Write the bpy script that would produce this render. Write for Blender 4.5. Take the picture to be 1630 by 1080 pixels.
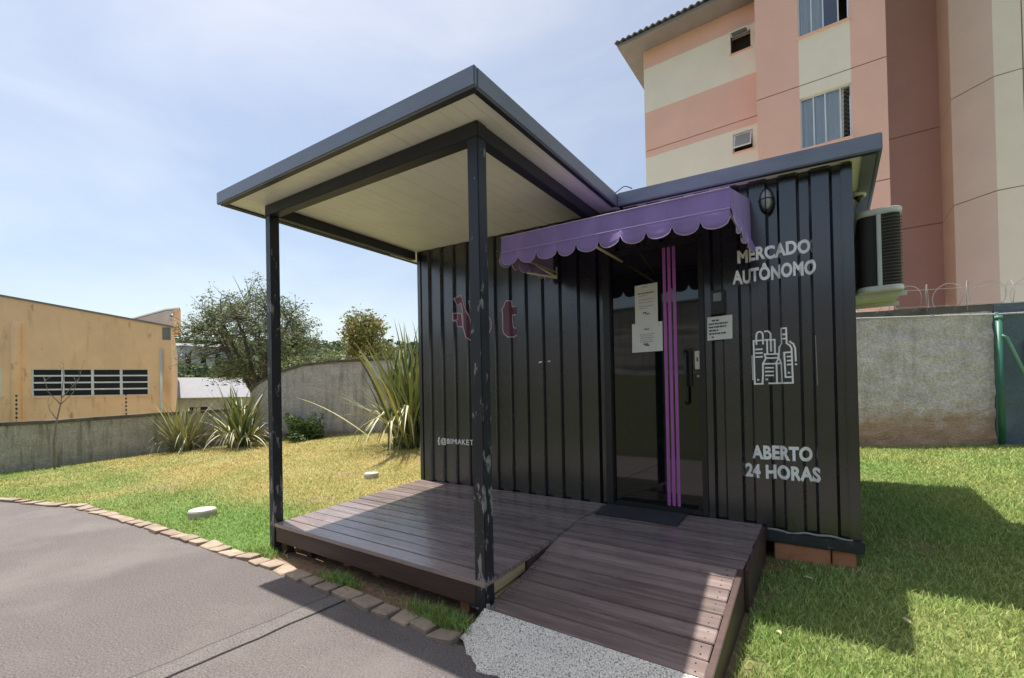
import bpy, bmesh, math, random
import numpy as np
from mathutils import Vector, Matrix, noise
random.seed(7); rng = np.random.default_rng(7)
R = math.radians
for o in list(bpy.data.objects): bpy.data.objects.remove(o)
scene = bpy.context.scene
COL = scene.collection

# ------------------------------------------------------------------ camera
cd = bpy.data.cameras.new('camera'); cam = bpy.data.objects.new('camera', cd); COL.objects.link(cam)
cF = Vector((-0.57561, 0.81766, 0.00997)); cR = Vector((0.81744, 0.57569, -0.01955)); cU = Vector((0.02172, 0.00311, 0.99976))
m = Matrix((cR, cU, -cF)).transposed().to_4x4(); m.translation = Vector((3.865, -3.644, 0.947))
cam.matrix_world = m
cd.sensor_width = 36; cd.lens = 16.013; cd.shift_y = 0.0494; cd.clip_end = 5000; cd.clip_start = 0.05
scene.camera = cam

# ------------------------------------------------------------------ sky and sun
SUNDIR = Vector((-0.312, 0.05, 1.0)).normalized()
elev = math.asin(SUNDIR.z); azim = math.atan2(SUNDIR.x, SUNDIR.y)
w = bpy.data.worlds.new('World'); scene.world = w; w.use_nodes = True
nt = w.node_tree; nt.nodes.clear()
out = nt.nodes.new('ShaderNodeOutputWorld'); bg = nt.nodes.new('ShaderNodeBackground')
sky = nt.nodes.new('ShaderNodeTexSky'); sky.sky_type = 'NISHITA'; sky.sun_disc = False
sky.sun_elevation = elev; sky.sun_rotation = azim; sky.air_density = 1.0; sky.dust_density = 2.2; sky.ozone_density = 1.2
tc = nt.nodes.new('ShaderNodeTexCoord'); mp = nt.nodes.new('ShaderNodeMapping'); mp.inputs['Scale'].default_value = (1.0, 1.3, 3.2)
n1 = nt.nodes.new('ShaderNodeTexNoise'); n1.inputs['Scale'].default_value = 1.7; n1.inputs['Detail'].default_value = 7; n1.inputs['Roughness'].default_value = 0.5
n1.inputs['Distortion'].default_value = 0.5
rp = nt.nodes.new('ShaderNodeValToRGB'); rp.color_ramp.elements[0].position = 0.36; rp.color_ramp.elements[1].position = 0.74
rp.color_ramp.elements[0].color = (0.0, 0.0, 0.0, 1); rp.color_ramp.elements[1].color = (1, 1, 1, 1)
mx = nt.nodes.new('ShaderNodeMixRGB'); mx.blend_type = 'ADD'; mx.inputs['Color2'].default_value = (1.15, 0.95, 0.55, 1)
nt.links.new(tc.outputs['Generated'], mp.inputs['Vector']); nt.links.new(mp.outputs[0], n1.inputs['Vector'])
nt.links.new(n1.outputs['Fac'], rp.inputs['Fac']); nt.links.new(rp.outputs['Color'], mx.inputs['Fac'])
tint = nt.nodes.new('ShaderNodeMixRGB'); tint.blend_type = 'MULTIPLY'; tint.inputs['Fac'].default_value = 1; tint.inputs['Color2'].default_value = (0.98, 0.94, 0.87, 1)   # warm summer haze
nt.links.new(sky.outputs[0], tint.inputs['Color1']); nt.links.new(tint.outputs[0], mx.inputs['Color1']); nt.links.new(mx.outputs[0], bg.inputs['Color']); nt.links.new(bg.outputs[0], out.inputs['Surface'])
bg.inputs['Strength'].default_value = 0.077
sl = bpy.data.lights.new('sun', 'SUN'); sun = bpy.data.objects.new('sun', sl); COL.objects.link(sun)
sl.energy = 2.7; sl.angle = R(0.6); sl.color = (1.0, 0.95, 0.87)
sun.rotation_euler = (-SUNDIR).to_track_quat('-Z', 'Y').to_euler()
vs = scene.view_settings; vs.view_transform = 'Standard'; vs.look = 'None'; vs.exposure = 1.34; vs.gamma = 1.0; vs.use_curve_mapping = False

# ------------------------------------------------------------------ helpers
def lin(r, g, b):
    return tuple(((c/255)/12.92 if c/255 <= 0.04045 else (((c/255)+0.055)/1.055)**2.4) for c in (r, g, b))
class MB:
    def __init__(s): s.v = []; s.f = []
    def add(s, v, f):
        o = len(s.v); s.v += [tuple(p) for p in v]; s.f += [tuple(i+o for i in q) for q in f]; return s
    def box(s, x0, x1, y0, y1, z0, z1):
        return s.slab(x0, x1, y0, y1, lambda x, y: z0, lambda x, y: z1)
    def slab(s, x0, x1, y0, y1, zb, zt):
        v = [(x, y, zb(x, y)) for x, y in ((x0, y0), (x1, y0), (x1, y1), (x0, y1))] + [(x, y, zt(x, y)) for x, y in ((x0, y0), (x1, y0), (x1, y1), (x0, y1))]
        return s.add(v, [(3, 2, 1, 0), (4, 5, 6, 7), (0, 1, 5, 4), (1, 2, 6, 5), (2, 3, 7, 6), (3, 0, 4, 7)])
    def hexa(s, b, t):
        return s.add(list(b)+list(t), [(3, 2, 1, 0), (4, 5, 6, 7), (0, 1, 5, 4), (1, 2, 6, 5), (2, 3, 7, 6), (3, 0, 4, 7)])
    def prism(s, poly, d):
        n = len(poly); d = Vector(d)
        v = [Vector(p) for p in poly] + [Vector(p)+d for p in poly]
        return s.add(v, [tuple(range(n-1, -1, -1)), tuple(range(n, 2*n))] + [(i, (i+1) % n, n+(i+1) % n, n+i) for i in range(n)])
    def tube(s, pts, r, n=8, caps=True):
        pts = [Vector(p) for p in pts]; k = len(pts)
        rr = r if isinstance(r, (list, tuple)) else [r]*k
        v = []; prev = None
        for i, p in enumerate(pts):
            t = (pts[min(i+1, k-1)]-pts[max(i-1, 0)])
            if t.length < 1e-9: t = Vector((0, 0, 1))
            t.normalize()
            if prev is None:
                a = Vector((0, 0, 1)) if abs(t.z) < 0.9 else Vector((1, 0, 0)); a = (a-t*a.dot(t)).normalized()
            else:
                a = prev-t*prev.dot(t)
                a = a.normalized() if a.length > 1e-6 else t.orthogonal().normalized()
            prev = a; b = t.cross(a)
            v += [p+(a*math.cos(2*math.pi*j/n)+b*math.sin(2*math.pi*j/n))*rr[i] for j in range(n)]
        f = [(i*n+j, i*n+(j+1) % n, (i+1)*n+(j+1) % n, (i+1)*n+j) for i in range(k-1) for j in range(n)]
        if caps: f += [tuple(range(n-1, -1, -1)), tuple(range((k-1)*n, k*n))]
        return s.add(v, f)
    def cyl(s, c, r, h, n=20, r2=None):
        return s.tube([c, (c[0], c[1], c[2]+h)], [r, r if r2 is None else r2], n)
    def mesh(s, name):
        me = bpy.data.meshes.new(name); me.from_pydata([tuple(p) for p in s.v], [], s.f); me.update(); return me
    def build(s, name, mat, parent=None, smooth=False, bevel=0, kind=None, loc=None):
        me = s.mesh(name)
        bm = bmesh.new(); bm.from_mesh(me)
        if bevel:
            bmesh.ops.remove_doubles(bm, verts=bm.verts, dist=1e-5)
            es = [e for e in bm.edges if len(e.link_faces) == 2 and e.calc_face_angle(0) > 0.5]
            bmesh.ops.bevel(bm, geom=es, offset=bevel, segments=2, affect='EDGES', clamp_overlap=True)
        bmesh.ops.recalc_face_normals(bm, faces=bm.faces); bm.to_mesh(me); bm.free()
        return link(name, me, mat, parent, smooth, kind, loc)
def link(name, me, mat, parent=None, smooth=False, kind=None, loc=None):
    o = bpy.data.objects.new(name, me); COL.objects.link(o)
    if mat and not me.materials: me.materials.append(mat)
    if smooth:
        me.polygons.foreach_set('use_smooth', [True]*len(me.polygons))
    if parent:
        o.parent = parent; o.matrix_parent_inverse = PINV.get(parent.name, Matrix())
    if loc: o.location = loc
    if kind: o['kind'] = kind
    return o
PINV = {}
def tag(o, label, cat, group=None):
    o['label'] = label; o['category'] = cat
    if group: o['group'] = group
    return o
def thing(name, label, cat, loc=(0, 0, 0), rz=0, group=None, world=True):
    """Empty at the base; world=True: the parts' meshes are written in world coordinates"""
    o = bpy.data.objects.new(name, None); COL.objects.link(o); o.empty_display_size = 0.2
    o.location = loc; o.rotation_euler = (0, 0, rz); tag(o, label, cat, group)
    if world: PINV[o.name] = (Matrix.Translation(Vector(loc)) @ Matrix.Rotation(rz, 4, 'Z')).inverted()
    return o
def setting(o): o['kind'] = 'structure'; return o
def sstep(a, b, x):
    t = np.clip((x-a)/(b-a), 0, 1); return t*t*(3-2*t)

# ------------------------------------------------------------------ materials
def newmat(name):
    ma = bpy.data.materials.new(name); ma.use_nodes = True; t = ma.node_tree
    return ma, t, t.nodes['Principled BSDF']
def N(t, typ, **kw):
    n = t.nodes.new(typ)
    for k, v in kw.items():
        if k in n.inputs: n.inputs[k].default_value = v
        else: setattr(n, k, v)
    return n
def M(name, col, rough=0.6, metal=0.0, var=0.12, vs_=3.0, bump=0.0, bs=60.0, stretch=(1, 1, 1), spec=0.5, rvar=0.0, speck=0.0, sscale=150.0, rand=0.0, coat=0.0, bdist=0.01):
    ma, t, b = newmat(name); L = t.links.new
    g = N(t, 'ShaderNodeNewGeometry'); mp = N(t, 'ShaderNodeMapping'); mp.inputs['Scale'].default_value = stretch
    L(g.outputs['Position'], mp.inputs['Vector'])
    n = N(t, 'ShaderNodeTexNoise', Scale=vs_, Detail=8.0, Roughness=0.62); L(mp.outputs[0], n.inputs['Vector'])
    mr = N(t, 'ShaderNodeMapRange'); mr.inputs['From Min'].default_value = 0.25; mr.inputs['From Max'].default_value = 0.75
    mr.inputs['To Min'].default_value = 1-var; mr.inputs['To Max'].default_value = 1+var; L(n.outputs['Fac'], mr.inputs['Value'])
    val = mr.outputs[0]
    if rand:
        oi = N(t, 'ShaderNodeObjectInfo'); r2 = N(t, 'ShaderNodeMapRange'); r2.inputs['To Min'].default_value = 1-rand; r2.inputs['To Max'].default_value = 1+rand
        L(oi.outputs['Random'], r2.inputs['Value']); mm = N(t, 'ShaderNodeMath', operation='MULTIPLY'); L(val, mm.inputs[0]); L(r2.outputs[0], mm.inputs[1]); val = mm.outputs[0]
    if speck:
        n3 = N(t, 'ShaderNodeTexNoise', Scale=sscale, Detail=3.0); L(g.outputs['Position'], n3.inputs['Vector'])
        r3 = N(t, 'ShaderNodeMapRange'); r3.inputs['From Min'].default_value = 0.3; r3.inputs['From Max'].default_value = 0.7; r3.inputs['To Min'].default_value = 1-speck; r3.inputs['To Max'].default_value = 1+speck
        L(n3.outputs['Fac'], r3.inputs['Value']); mm = N(t, 'ShaderNodeMath', operation='MULTIPLY'); L(val, mm.inputs[0]); L(r3.outputs[0], mm.inputs[1]); val = mm.outputs[0]
    vm = N(t, 'ShaderNodeVectorMath', operation='SCALE'); vm.inputs[0].default_value = col[:3]; L(val, vm.inputs['Scale']); L(vm.outputs[0], b.inputs['Base Color'])
    b.inputs['Roughness'].default_value = rough; b.inputs['Metallic'].default_value = metal; b.inputs['Specular IOR Level'].default_value = spec
    b.inputs['Coat Weight'].default_value = coat; b.inputs['Coat Roughness'].default_value = 0.18
    if rvar:
        r4 = N(t, 'ShaderNodeMapRange'); r4.inputs['From Min'].default_value = 0.25; r4.inputs['From Max'].default_value = 0.75; r4.inputs['To Min'].default_value = rough-rvar; r4.inputs['To Max'].default_value = rough+rvar
        L(n.outputs['Fac'], r4.inputs['Value']); L(r4.outputs[0], b.inputs['Roughness'])
    if bump:
        n2 = N(t, 'ShaderNodeTexNoise', Scale=bs, Detail=5.0); L(mp.outputs[0], n2.inputs['Vector'])
        bp = N(t, 'ShaderNodeBump', Strength=bump, Distance=bdist); L(n2.outputs['Fac'], bp.inputs['Height']); L(bp.outputs[0], b.inputs['Normal'])
    ma['vm'] = 1
    return ma
def add_mask(ma, col, scale, lo, hi, stretch=(1, 1, 1), zr=None, detail=6.0, amount=1.0, amp=0.5):
    """blend a second colour in where a noise is high (stains, chips); zr=(z0,z1): fade it in from z1 down to z0"""
    t = ma.node_tree; L = t.links.new; b = t.nodes['Principled BSDF']; src = b.inputs['Base Color'].links[0].from_socket
    g = N(t, 'ShaderNodeNewGeometry'); mp = N(t, 'ShaderNodeMapping'); mp.inputs['Scale'].default_value = stretch; L(g.outputs['Position'], mp.inputs['Vector'])
    n = N(t, 'ShaderNodeTexNoise', Scale=scale, Detail=detail, Roughness=0.65); L(mp.outputs[0], n.inputs['Vector'])
    val = n.outputs['Fac']
    if zr:
        sp = N(t, 'ShaderNodeSeparateXYZ'); L(g.outputs['Position'], sp.inputs[0])
        z = N(t, 'ShaderNodeMapRange'); z.inputs['From Min'].default_value = zr[0]; z.inputs['From Max'].default_value = zr[1]; z.inputs['To Min'].default_value = amp; z.inputs['To Max'].default_value = -amp
        L(sp.outputs['Z'], z.inputs['Value']); ad = N(t, 'ShaderNodeMath', operation='ADD'); L(val, ad.inputs[0]); L(z.outputs[0], ad.inputs[1]); val = ad.outputs[0]
    r = N(t, 'ShaderNodeMapRange'); r.inputs['From Min'].default_value = lo; r.inputs['From Max'].default_value = hi; r.inputs['To Max'].default_value = amount; L(val, r.inputs['Value'])
    mx = N(t, 'ShaderNodeMixRGB'); mx.inputs['Color2'].default_value = (*col[:3], 1); L(r.outputs[0], mx.inputs['Fac']); L(src, mx.inputs['Color1']); L(mx.outputs[0], b.inputs['Base Color'])
    return ma
def attrmat(name, rough=0.6, trans=0.0, spec=0.3, mul=1.0):
    ma, t, b = newmat(name); L = t.links.new
    a = N(t, 'ShaderNodeAttribute', attribute_name='col'); L(a.outputs['Color'], b.inputs['Base Color'])
    b.inputs['Roughness'].default_value = rough; b.inputs['Specular IOR Level'].default_value = spec
    if trans:
        tr = N(t, 'ShaderNodeBsdfTranslucent'); L(a.outputs['Color'], tr.inputs['Color']); ms = N(t, 'ShaderNodeMixShader', Fac=trans)
        o = t.nodes['Material Output']; L(b.outputs[0], ms.inputs[1]); L(tr.outputs[0], ms.inputs[2]); L(ms.outputs[0], o.inputs['Surface'])
    return ma
def glassmat(name, tint, refl=0.08):
    ma, t, b = newmat(name); L = t.links.new; o = t.nodes['Material Output']
    tr = N(t, 'ShaderNodeBsdfTransparent'); tr.inputs['Color'].default_value = (*tint, 1)
    gl = N(t, 'ShaderNodeBsdfGlossy', Roughness=0.02); fr = N(t, 'ShaderNodeFresnel', IOR=1.5)
    ad = N(t, 'ShaderNodeMath', operation='ADD'); ad.inputs[1].default_value = refl; ad.use_clamp = True; L(fr.outputs[0], ad.inputs[0])
    ms = N(t, 'ShaderNodeMixShader'); L(ad.outputs[0], ms.inputs[0]); L(tr.outputs[0], ms.inputs[1]); L(gl.outputs[0], ms.inputs[2]); L(ms.outputs[0], o.inputs['Surface'])
    return ma

MT = {}
MT['black'] = add_mask(M('black_enamel', (0.0105, 0.0115, 0.017), 0.25, var=0.3, vs_=5, bump=0.035, bs=14, rvar=0.06, spec=0.9, coat=0.8), (0.06, 0.058, 0.055), 26, 0.66, 0.8, (1, 1, 0.25), amount=0.5)
MT['postblack'] = add_mask(M('post_black', (0.02, 0.022, 0.028), 0.4, var=0.3, vs_=6, bump=0.1, bs=40, rvar=0.08), (0.3, 0.3, 0.29), 24, 0.60, 0.63, (1, 1, 0.3), zr=(0.5, 1.9), amount=0.85, amp=0.03)
MT['beam'] = M('beam_graphite', (0.02, 0.022, 0.03), 0.42, var=0.2, vs_=4, bump=0.05, bs=30)
MT['fascia'] = add_mask(M('fascia_grey', (0.19, 0.21, 0.25), 0.38, metal=0.25, var=0.16, vs_=6, stretch=(0.6, 0.6, 2), bump=0.05, bs=14, rvar=0.08), (0.16, 0.165, 0.17), 9, 0.6, 0.8, (0.6, 0.6, 1.6), amount=0.4)
MT['soffit'] = add_mask(M('cream_ceiling', (0.86, 0.84, 0.74), 0.28, var=0.07, vs_=3, bump=0.03, bs=12), (0.44, 0.42, 0.33), 3, 0.6, 0.8, amount=0.5)
MT['wood'] = add_mask(add_mask(M('stained_deck_wood', (0.235, 0.175, 0.16), 0.27, var=0.42, vs_=11, stretch=(0.12, 1.6, 1.6), bump=0.35, bs=60, rand=0.22, rvar=0.08, bdist=0.004, spec=0.75, coat=0.45), (0.4, 0.345, 0.315), 16, 0.54, 0.74, (0.1, 1.7, 1), amount=0.85), (0.04, 0.026, 0.022), 3, 0.58, 0.75, amount=0.5)
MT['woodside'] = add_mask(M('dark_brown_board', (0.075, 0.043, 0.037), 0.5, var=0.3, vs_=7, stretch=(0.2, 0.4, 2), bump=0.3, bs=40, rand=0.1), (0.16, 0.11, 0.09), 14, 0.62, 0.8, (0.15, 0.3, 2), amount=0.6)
MT['palewood'] = M('bare_pine', (0.42, 0.32, 0.17), 0.7, var=0.25, vs_=7, stretch=(1, 0.3, 2), bump=0.2, bs=40, rand=0.15)
MT['purple'] = add_mask(M('purple_canvas', (0.3, 0.215, 0.47), 0.75, var=0.18, vs_=5, stretch=(1, 1, 0.5), bump=0.15, bs=220, spec=0.2), (0.42, 0.32, 0.58), 5, 0.55, 0.8, (1.3, 1, 0.5), amount=0.6)
MT['piping'] = M('lilac_piping', (0.5, 0.42, 0.62), 0.7)
MT['creammetal'] = M('cream_tube', (0.6, 0.55, 0.42), 0.45)
MT['darkglass'] = M('dark_door_glass', (0.004, 0.0045, 0.006), 0.035, var=0.0, spec=0.95)
MT['frame'] = M('door_frame_black', (0.018, 0.018, 0.021), 0.38, var=0.2, bump=0.05)
MT['mag'] = M('magenta_tape', (0.42, 0.12, 0.42), 0.42, var=0.2, vs_=2)
MT['paper'] = M('white_paper', (0.72, 0.72, 0.68), 0.75, var=0.05, vs_=20, bump=0.25, bs=14)
MT['ink'] = M('ink', (0.06, 0.06, 0.065), 0.8)
MT['inkgrey'] = M('faint_ink', (0.3, 0.3, 0.29), 0.8)
MT['white'] = M('white_vinyl', (0.92, 0.92, 0.92), 0.45, var=0.06, vs_=20)
MT['pinkvinyl'] = M('pink_vinyl', (0.15, 0.06, 0.105), 0.5, var=0.15, vs_=12)
MT['pinkline'] = M('pink_outline', (0.72, 0.5, 0.6), 0.5)
MT['scuff'] = M('scuff_line', (0.3, 0.3, 0.3), 0.6)
MT['steel'] = M('brushed_steel', (0.62, 0.6, 0.55), 0.35, metal=0.8)
MT['mat'] = M('mat_rubber', (0.04, 0.042, 0.05), 0.8, var=0.3, bump=0.5, bs=200)
MT['rubber'] = M('rubber', (0.012, 0.012, 0.014), 0.7, var=0.3, bump=0.5, bs=200)
MT['rail'] = add_mask(M('bottom_rail', (0.03, 0.035, 0.04), 0.5, var=0.3, vs_=9, bump=0.2), (0.2, 0.2, 0.18), 18, 0.6, 0.72, amount=0.7)
MT['caulk'] = M('sealant', (0.3, 0.3, 0.27), 0.7, bump=0.3)
MT['brick'] = add_mask(M('hollow_brick', (0.5, 0.22, 0.11), 0.85, var=0.2, vs_=9, bump=0.4, bs=60, rand=0.15), (0.4, 0.3, 0.22), 9, 0.5, 0.75, amount=0.8)
MT['acwhite'] = M('ac_white', (0.66, 0.69, 0.64), 0.45, var=0.1, vs_=8)
MT['acdark'] = M('ac_coil', (0.03, 0.027, 0.026), 0.7, var=0.2)
MT['acfin'] = M('ac_fin', (0.1, 0.085, 0.08), 0.5)
MT['lampglass'] = M('lamp_glass', (0.35, 0.36, 0.36), 0.15, var=0.15, spec=0.7)
MT['plasticblack'] = M('black_plastic', (0.012, 0.012, 0.014), 0.25)
MT['asphalt'] = add_mask(add_mask(M('worn_asphalt', (0.138, 0.118, 0.113), 0.85, var=0.16, vs_=0.9, bump=0.75, bs=95, speck=0.5, sscale=100, bdist=0.014), (0.215, 0.19, 0.18), 1.1, 0.5, 0.72, amount=0.55), (0.42, 0.4, 0.38), 38, 0.69, 0.74, amount=0.7)
MT['patch'] = M('asphalt_patch', (0.16, 0.142, 0.134), 0.9, var=0.15, vs_=6, bump=0.9, bs=90, speck=0.5, sscale=110)
MT['concrete'] = add_mask(M('rough_concrete', (0.82, 0.78, 0.69), 0.9, var=0.12, vs_=3, bump=0.9, bs=120, speck=0.3, sscale=140, bdist=0.012), (0.12, 0.12, 0.115), 120, 0.55, 0.6, detail=3.0, amount=0.85)
MT['stub'] = M('concrete_lid', (0.5, 0.46, 0.41), 0.9, var=0.15, vs_=8, bump=0.5, bs=60)
MT['kerb'] = add_mask(M('kerb_stone', (0.34, 0.265, 0.2), 0.9, var=0.25, vs_=9, bump=0.6, bs=50, rand=0.2), (0.2, 0.15, 0.11), 12, 0.5, 0.7, amount=0.6)
def wallmat(name, col, stain, zr, streak=0.8):
    a = M(name, col, 0.92, var=0.2, vs_=2.2, bump=1.0, bs=30, speck=0.22, sscale=34, bdist=0.05, stretch=(1, 1, 2.2))
    add_mask(a, tuple(c*0.35 for c in col), 2.6, 0.5, 0.66, (3, 3, 0.3), amount=streak)
    if stain: add_mask(a, stain, 7, 0.45, 0.75, zr=zr, amount=0.85)
    return a
MT['wallL'] = wallmat('grey_render_stained', (0.58, 0.54, 0.48), None, None)
MT['wallR'] = wallmat('rough_grey_render', (0.86, 0.745, 0.73), (0.62, 0.36, 0.22), (0.05, 1.2), 0.3)
MT['wallM'] = wallmat('curved_grey_render', (0.66, 0.6, 0.56), (0.42, 0.3, 0.22), (-0.1, 0.35), 0.55)
MT['wallB'] = M('blue_grey_paint', (0.115, 0.15, 0.185), 0.8, var=0.2, vs_=4, bump=0.8, bs=26, bdist=0.02)
MT['cap'] = add_mask(M('mossy_coping', (0.13, 0.115, 0.1), 0.95, var=0.3, vs_=6, bump=0.6, bs=40), (0.05, 0.045, 0.04), 4, 0.5, 0.7, amount=0.8)
MT['pipe'] = M('grey_conduit', (0.46, 0.47, 0.47), 0.5)
MT['greenpaint'] = add_mask(M('green_paint', (0.03, 0.15, 0.1), 0.45, var=0.25), (0.12, 0.09, 0.06), 30, 0.62, 0.72)
MT['greenlight'] = M('faded_green_paint', (0.16, 0.33, 0.27), 0.5)
MT['redpaint'] = M('red_plastic', (0.35, 0.03, 0.03), 0.4)
MT['wire'] = M('galvanised_wire', (0.4, 0.4, 0.4), 0.45, metal=0.6)
MT['pink'] = M('pink_facade', (0.88, 0.53, 0.43), 0.9, var=0.05, vs_=1.2, bump=0.25, bs=70)
MT['cream'] = M('cream_facade', (0.9, 0.81, 0.68), 0.9, var=0.05, vs_=1.2, bump=0.25, bs=70)
MT['cream_shaded'] = M('cream_facade_shaded', (0.86, 0.74, 0.65), 0.9, var=0.05, vs_=1.2, bump=0.25, bs=70)  # cream wall again, the chamfer's duller light put into the colour
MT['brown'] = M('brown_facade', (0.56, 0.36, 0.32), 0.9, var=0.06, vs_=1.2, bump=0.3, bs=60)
MT['groove'] = M('groove_shadow_gap', (0.22, 0.13, 0.11), 0.9)
MT['soffitgrey'] = M('painted_eave', (0.27, 0.235, 0.245), 0.9)
MT['tile'] = M('fibre_cement_tile', (0.15, 0.16, 0.17), 0.9, var=0.25, vs_=4, bump=0.3)
MT['alu'] = M('white_aluminium', (0.72, 0.74, 0.76), 0.35)
MT['curtain'] = M('white_curtain', (0.93, 0.9, 0.88), 0.85, var=0.06)
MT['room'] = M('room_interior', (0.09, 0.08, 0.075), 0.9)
MT['glass'] = glassmat('window_glass', (0.9, 0.93, 0.95), 0.06)
MT['frost'] = M('frosted_glass', (0.2, 0.22, 0.23), 0.2)
MT['orange'] = add_mask(add_mask(M('orange_render', (0.92, 0.6, 0.36), 0.9, var=0.12, vs_=0.8, bump=0.3, bs=20), (0.66, 0.37, 0.19), 1.4, 0.55, 0.75, (2, 2, 0.4), amount=0.75), (0.12, 0.08, 0.06), 1.9, 0.61, 0.74, (1.5, 1.5, 0.5), amount=0.75)
MT['offwhite'] = M('off_white_render', (0.62, 0.58, 0.52), 0.9, var=0.15, vs_=1.5)
MT['flash'] = M('roof_flashing', (0.2, 0.19, 0.19), 0.7)
MT['pane'] = M('louvre_glass', (0.02, 0.018, 0.026), 0.45, var=0.1, spec=0.25)
MT['roofwhite'] = M('white_roof', (0.22, 0.225, 0.25), 0.7, var=0.1, vs_=2)
MT['housewall'] = M('pale_house', (0.55, 0.55, 0.56), 0.9)
MT['bark'] = M('bark', (0.1, 0.082, 0.066), 0.9, var=0.35, vs_=12, bump=0.5, bs=40)
MT['twig'] = M('grey_twig', (0.24, 0.2, 0.17), 0.9, var=0.3, vs_=12)
MT['leafattr'] = attrmat('leaf', 0.5, 0.3)
MT['grass'] = attrmat('grass_blades', 0.6, 0.35, 0.25)
def groundmat():
    ma, t, b = newmat('lawn_soil'); L = t.links.new
    a = N(t, 'ShaderNodeAttribute', attribute_name='col'); g = N(t, 'ShaderNodeNewGeometry')
    n = N(t, 'ShaderNodeTexNoise', Scale=30.0, Detail=8.0, Roughness=0.7); L(g.outputs['Position'], n.inputs['Vector'])
    mr = N(t, 'ShaderNodeMapRange'); mr.inputs['From Min'].default_value = 0.3; mr.inputs['From Max'].default_value = 0.7; mr.inputs['To Min'].default_value = 0.55; mr.inputs['To Max'].default_value = 1.4; L(n.outputs['Fac'], mr.inputs['Value'])
    vm = N(t, 'ShaderNodeVectorMath', operation='SCALE'); L(a.outputs['Color'], vm.inputs[0]); L(mr.outputs[0], vm.inputs['Scale']); L(vm.outputs[0], b.inputs['Base Color'])
    b.inputs['Roughness'].default_value = 0.95; b.inputs['Specular IOR Level'].default_value = 0.1
    bp = N(t, 'ShaderNodeBump', Strength=0.8, Distance=0.02); L(n.outputs['Fac'], bp.inputs['Height']); L(bp.outputs[0], b.inputs['Normal'])
    return ma
MT['ground'] = groundmat()

# ------------------------------------------------------------------ ground
ZA = -0.36                                             # asphalt level
EX = np.array([-14, -9, -7, -5.4, -3.83, -1.14, 0.22, 1.26, 2.24, 3.5, 30.0])
EY = np.array([-5.15, -4.6, -3.35, -2.59, -2.09, -1.89, -1.81, -1.81, -1.82, -1.86, -1.9])
def yedge(x): return np.interp(x, EX, EY)
def G(x, y):
    x = np.asarray(x, float); y = np.asarray(y, float)
    b = np.maximum(ZA+0.004, -0.25+0.065*np.minimum(y, 6.4))
    b = b+0.05*sstep(3.2, 3.9, x)*sstep(-1.8, -0.3, y)*(1-sstep(3, 5, y))
    b = b-1.3*sstep(6.4, 12, y)*(1-sstep(-5, -1.5, x))
    b = b-1.2*sstep(-9.8, -14, x)*sstep(-30, -8, y)
    b = b-2.2*sstep(30, 90, np.hypot(x, y))
    b = np.where(y < -5.2, ZA+1.8*np.clip((-5.2-y)/4.8, 0, 1)*np.ones_like(x), b)
    b = np.where((y < yedge(x)-0.04) & (y > -5.2) & (x > -13), ZA-0.05, b)
    return b
def Gz(x, y): return float(G(np.array([x]), np.array([y]))[0])
def wav(x, y, k, s=0.0):
    return (np.sin(k*x*1.1+s+1.3*np.sin(k*0.7*y+s))+np.sin(k*y*0.9-s*1.7+1.1*np.sin(k*0.8*x+2*s))+np.sin(k*(x+y)*0.63+2.1*s))/3
def dry(x, y):
    """0 = lush green, 1 = straw"""
    left = sstep(-1.75, -0.3, y)*0.7+0.16
    left = np.where(x < -4.2, np.maximum(left, 0.5-0.12*sstep(-4.2, -8, x)), left)
    left = left-0.35*np.exp(-(((x+1.4)/1.6)**2+((y+1.2)/0.55)**2))
    right = 0.22+0.3*sstep(4.3, 5.6, x)*(1-sstep(-0.6, 0.6, y))+0.1*sstep(2, 5, y)
    d = np.where(x > 2, right, left)+0.2*wav(x, y, 2.3, 1.1)+0.13*wav(x, y, 6.1, 0.4)
    return np.clip(d, 0, 1)
def soil(x, y):
    s = np.exp(-((y+1.73)/0.1)**2)*(x > -0.15)*(x < 2.3)
    s = np.maximum(s, ((x > -0.05) & (x < 3.42) & (y > -1.66) & (y < 0)).astype(float))
    s = np.maximum(s, 0.9*np.exp(-(((x-3.5)/0.1)**2+((y+0.15)/0.2)**2)))
    s = np.maximum(s, 0.85*np.exp(-(((x-3.8)/0.35)**2+((y+0.04)/0.05)**2)))
    for px, py, pr in ((4.35, 0.55, 0.16), (3.56, -0.62, 0.09), (3.54, -1.3, 0.08), (-2.2, 0.55, 0.25), (-1.2, -0.5, 0.2), (-0.15, -1.75, 0.1), (-4.2, -1.1, 0.3)):
        s = np.maximum(s, 0.75*np.exp(-(((x-px)/pr)**2+((y-py)/(pr*0.8))**2)))
    return s
GREEN = np.array([0.22, 0.35, 0.1]); STRAW = np.array([0.55, 0.46, 0.21]); SOIL = np.array([0.25, 0.165, 0.105])
xs = np.concatenate([[-1500, -700, -300, -120, -60, -35, -24, -18, -14, -12], np.arange(-10.5, 8.61, 0.13), [9.5, 11, 14, 20, 35, 70, 150, 400, 1500]])
ys = np.concatenate([[-1500, -600, -200, -80, -40, -25, -19, -16, -14, -12, -10, -8, -6.5, -5.6, -5.22, -5.19, -4.4, -3.9], np.arange(-3.3, 6.6, 0.13), [7.5, 9, 12, 16, 22, 35, 70, 150, 400, 1500]])
X, Y = np.meshgrid(xs, ys); Zg = G(X, Y)
fine = (X > -10) & (X < 8) & (Y > -3) & (Y < 6)
Zg = Zg+np.where(fine, 0.008*wav(X, Y, 7, 0.3), 0)
nx, ny = len(xs), len(ys)
me = bpy.data.meshes.new('ground')
idx = np.arange(nx*ny).reshape(ny, nx)
F = np.stack([idx[:-1, :-1], idx[:-1, 1:], idx[1:, 1:], idx[1:, :-1]], -1).reshape(-1, 4)
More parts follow.
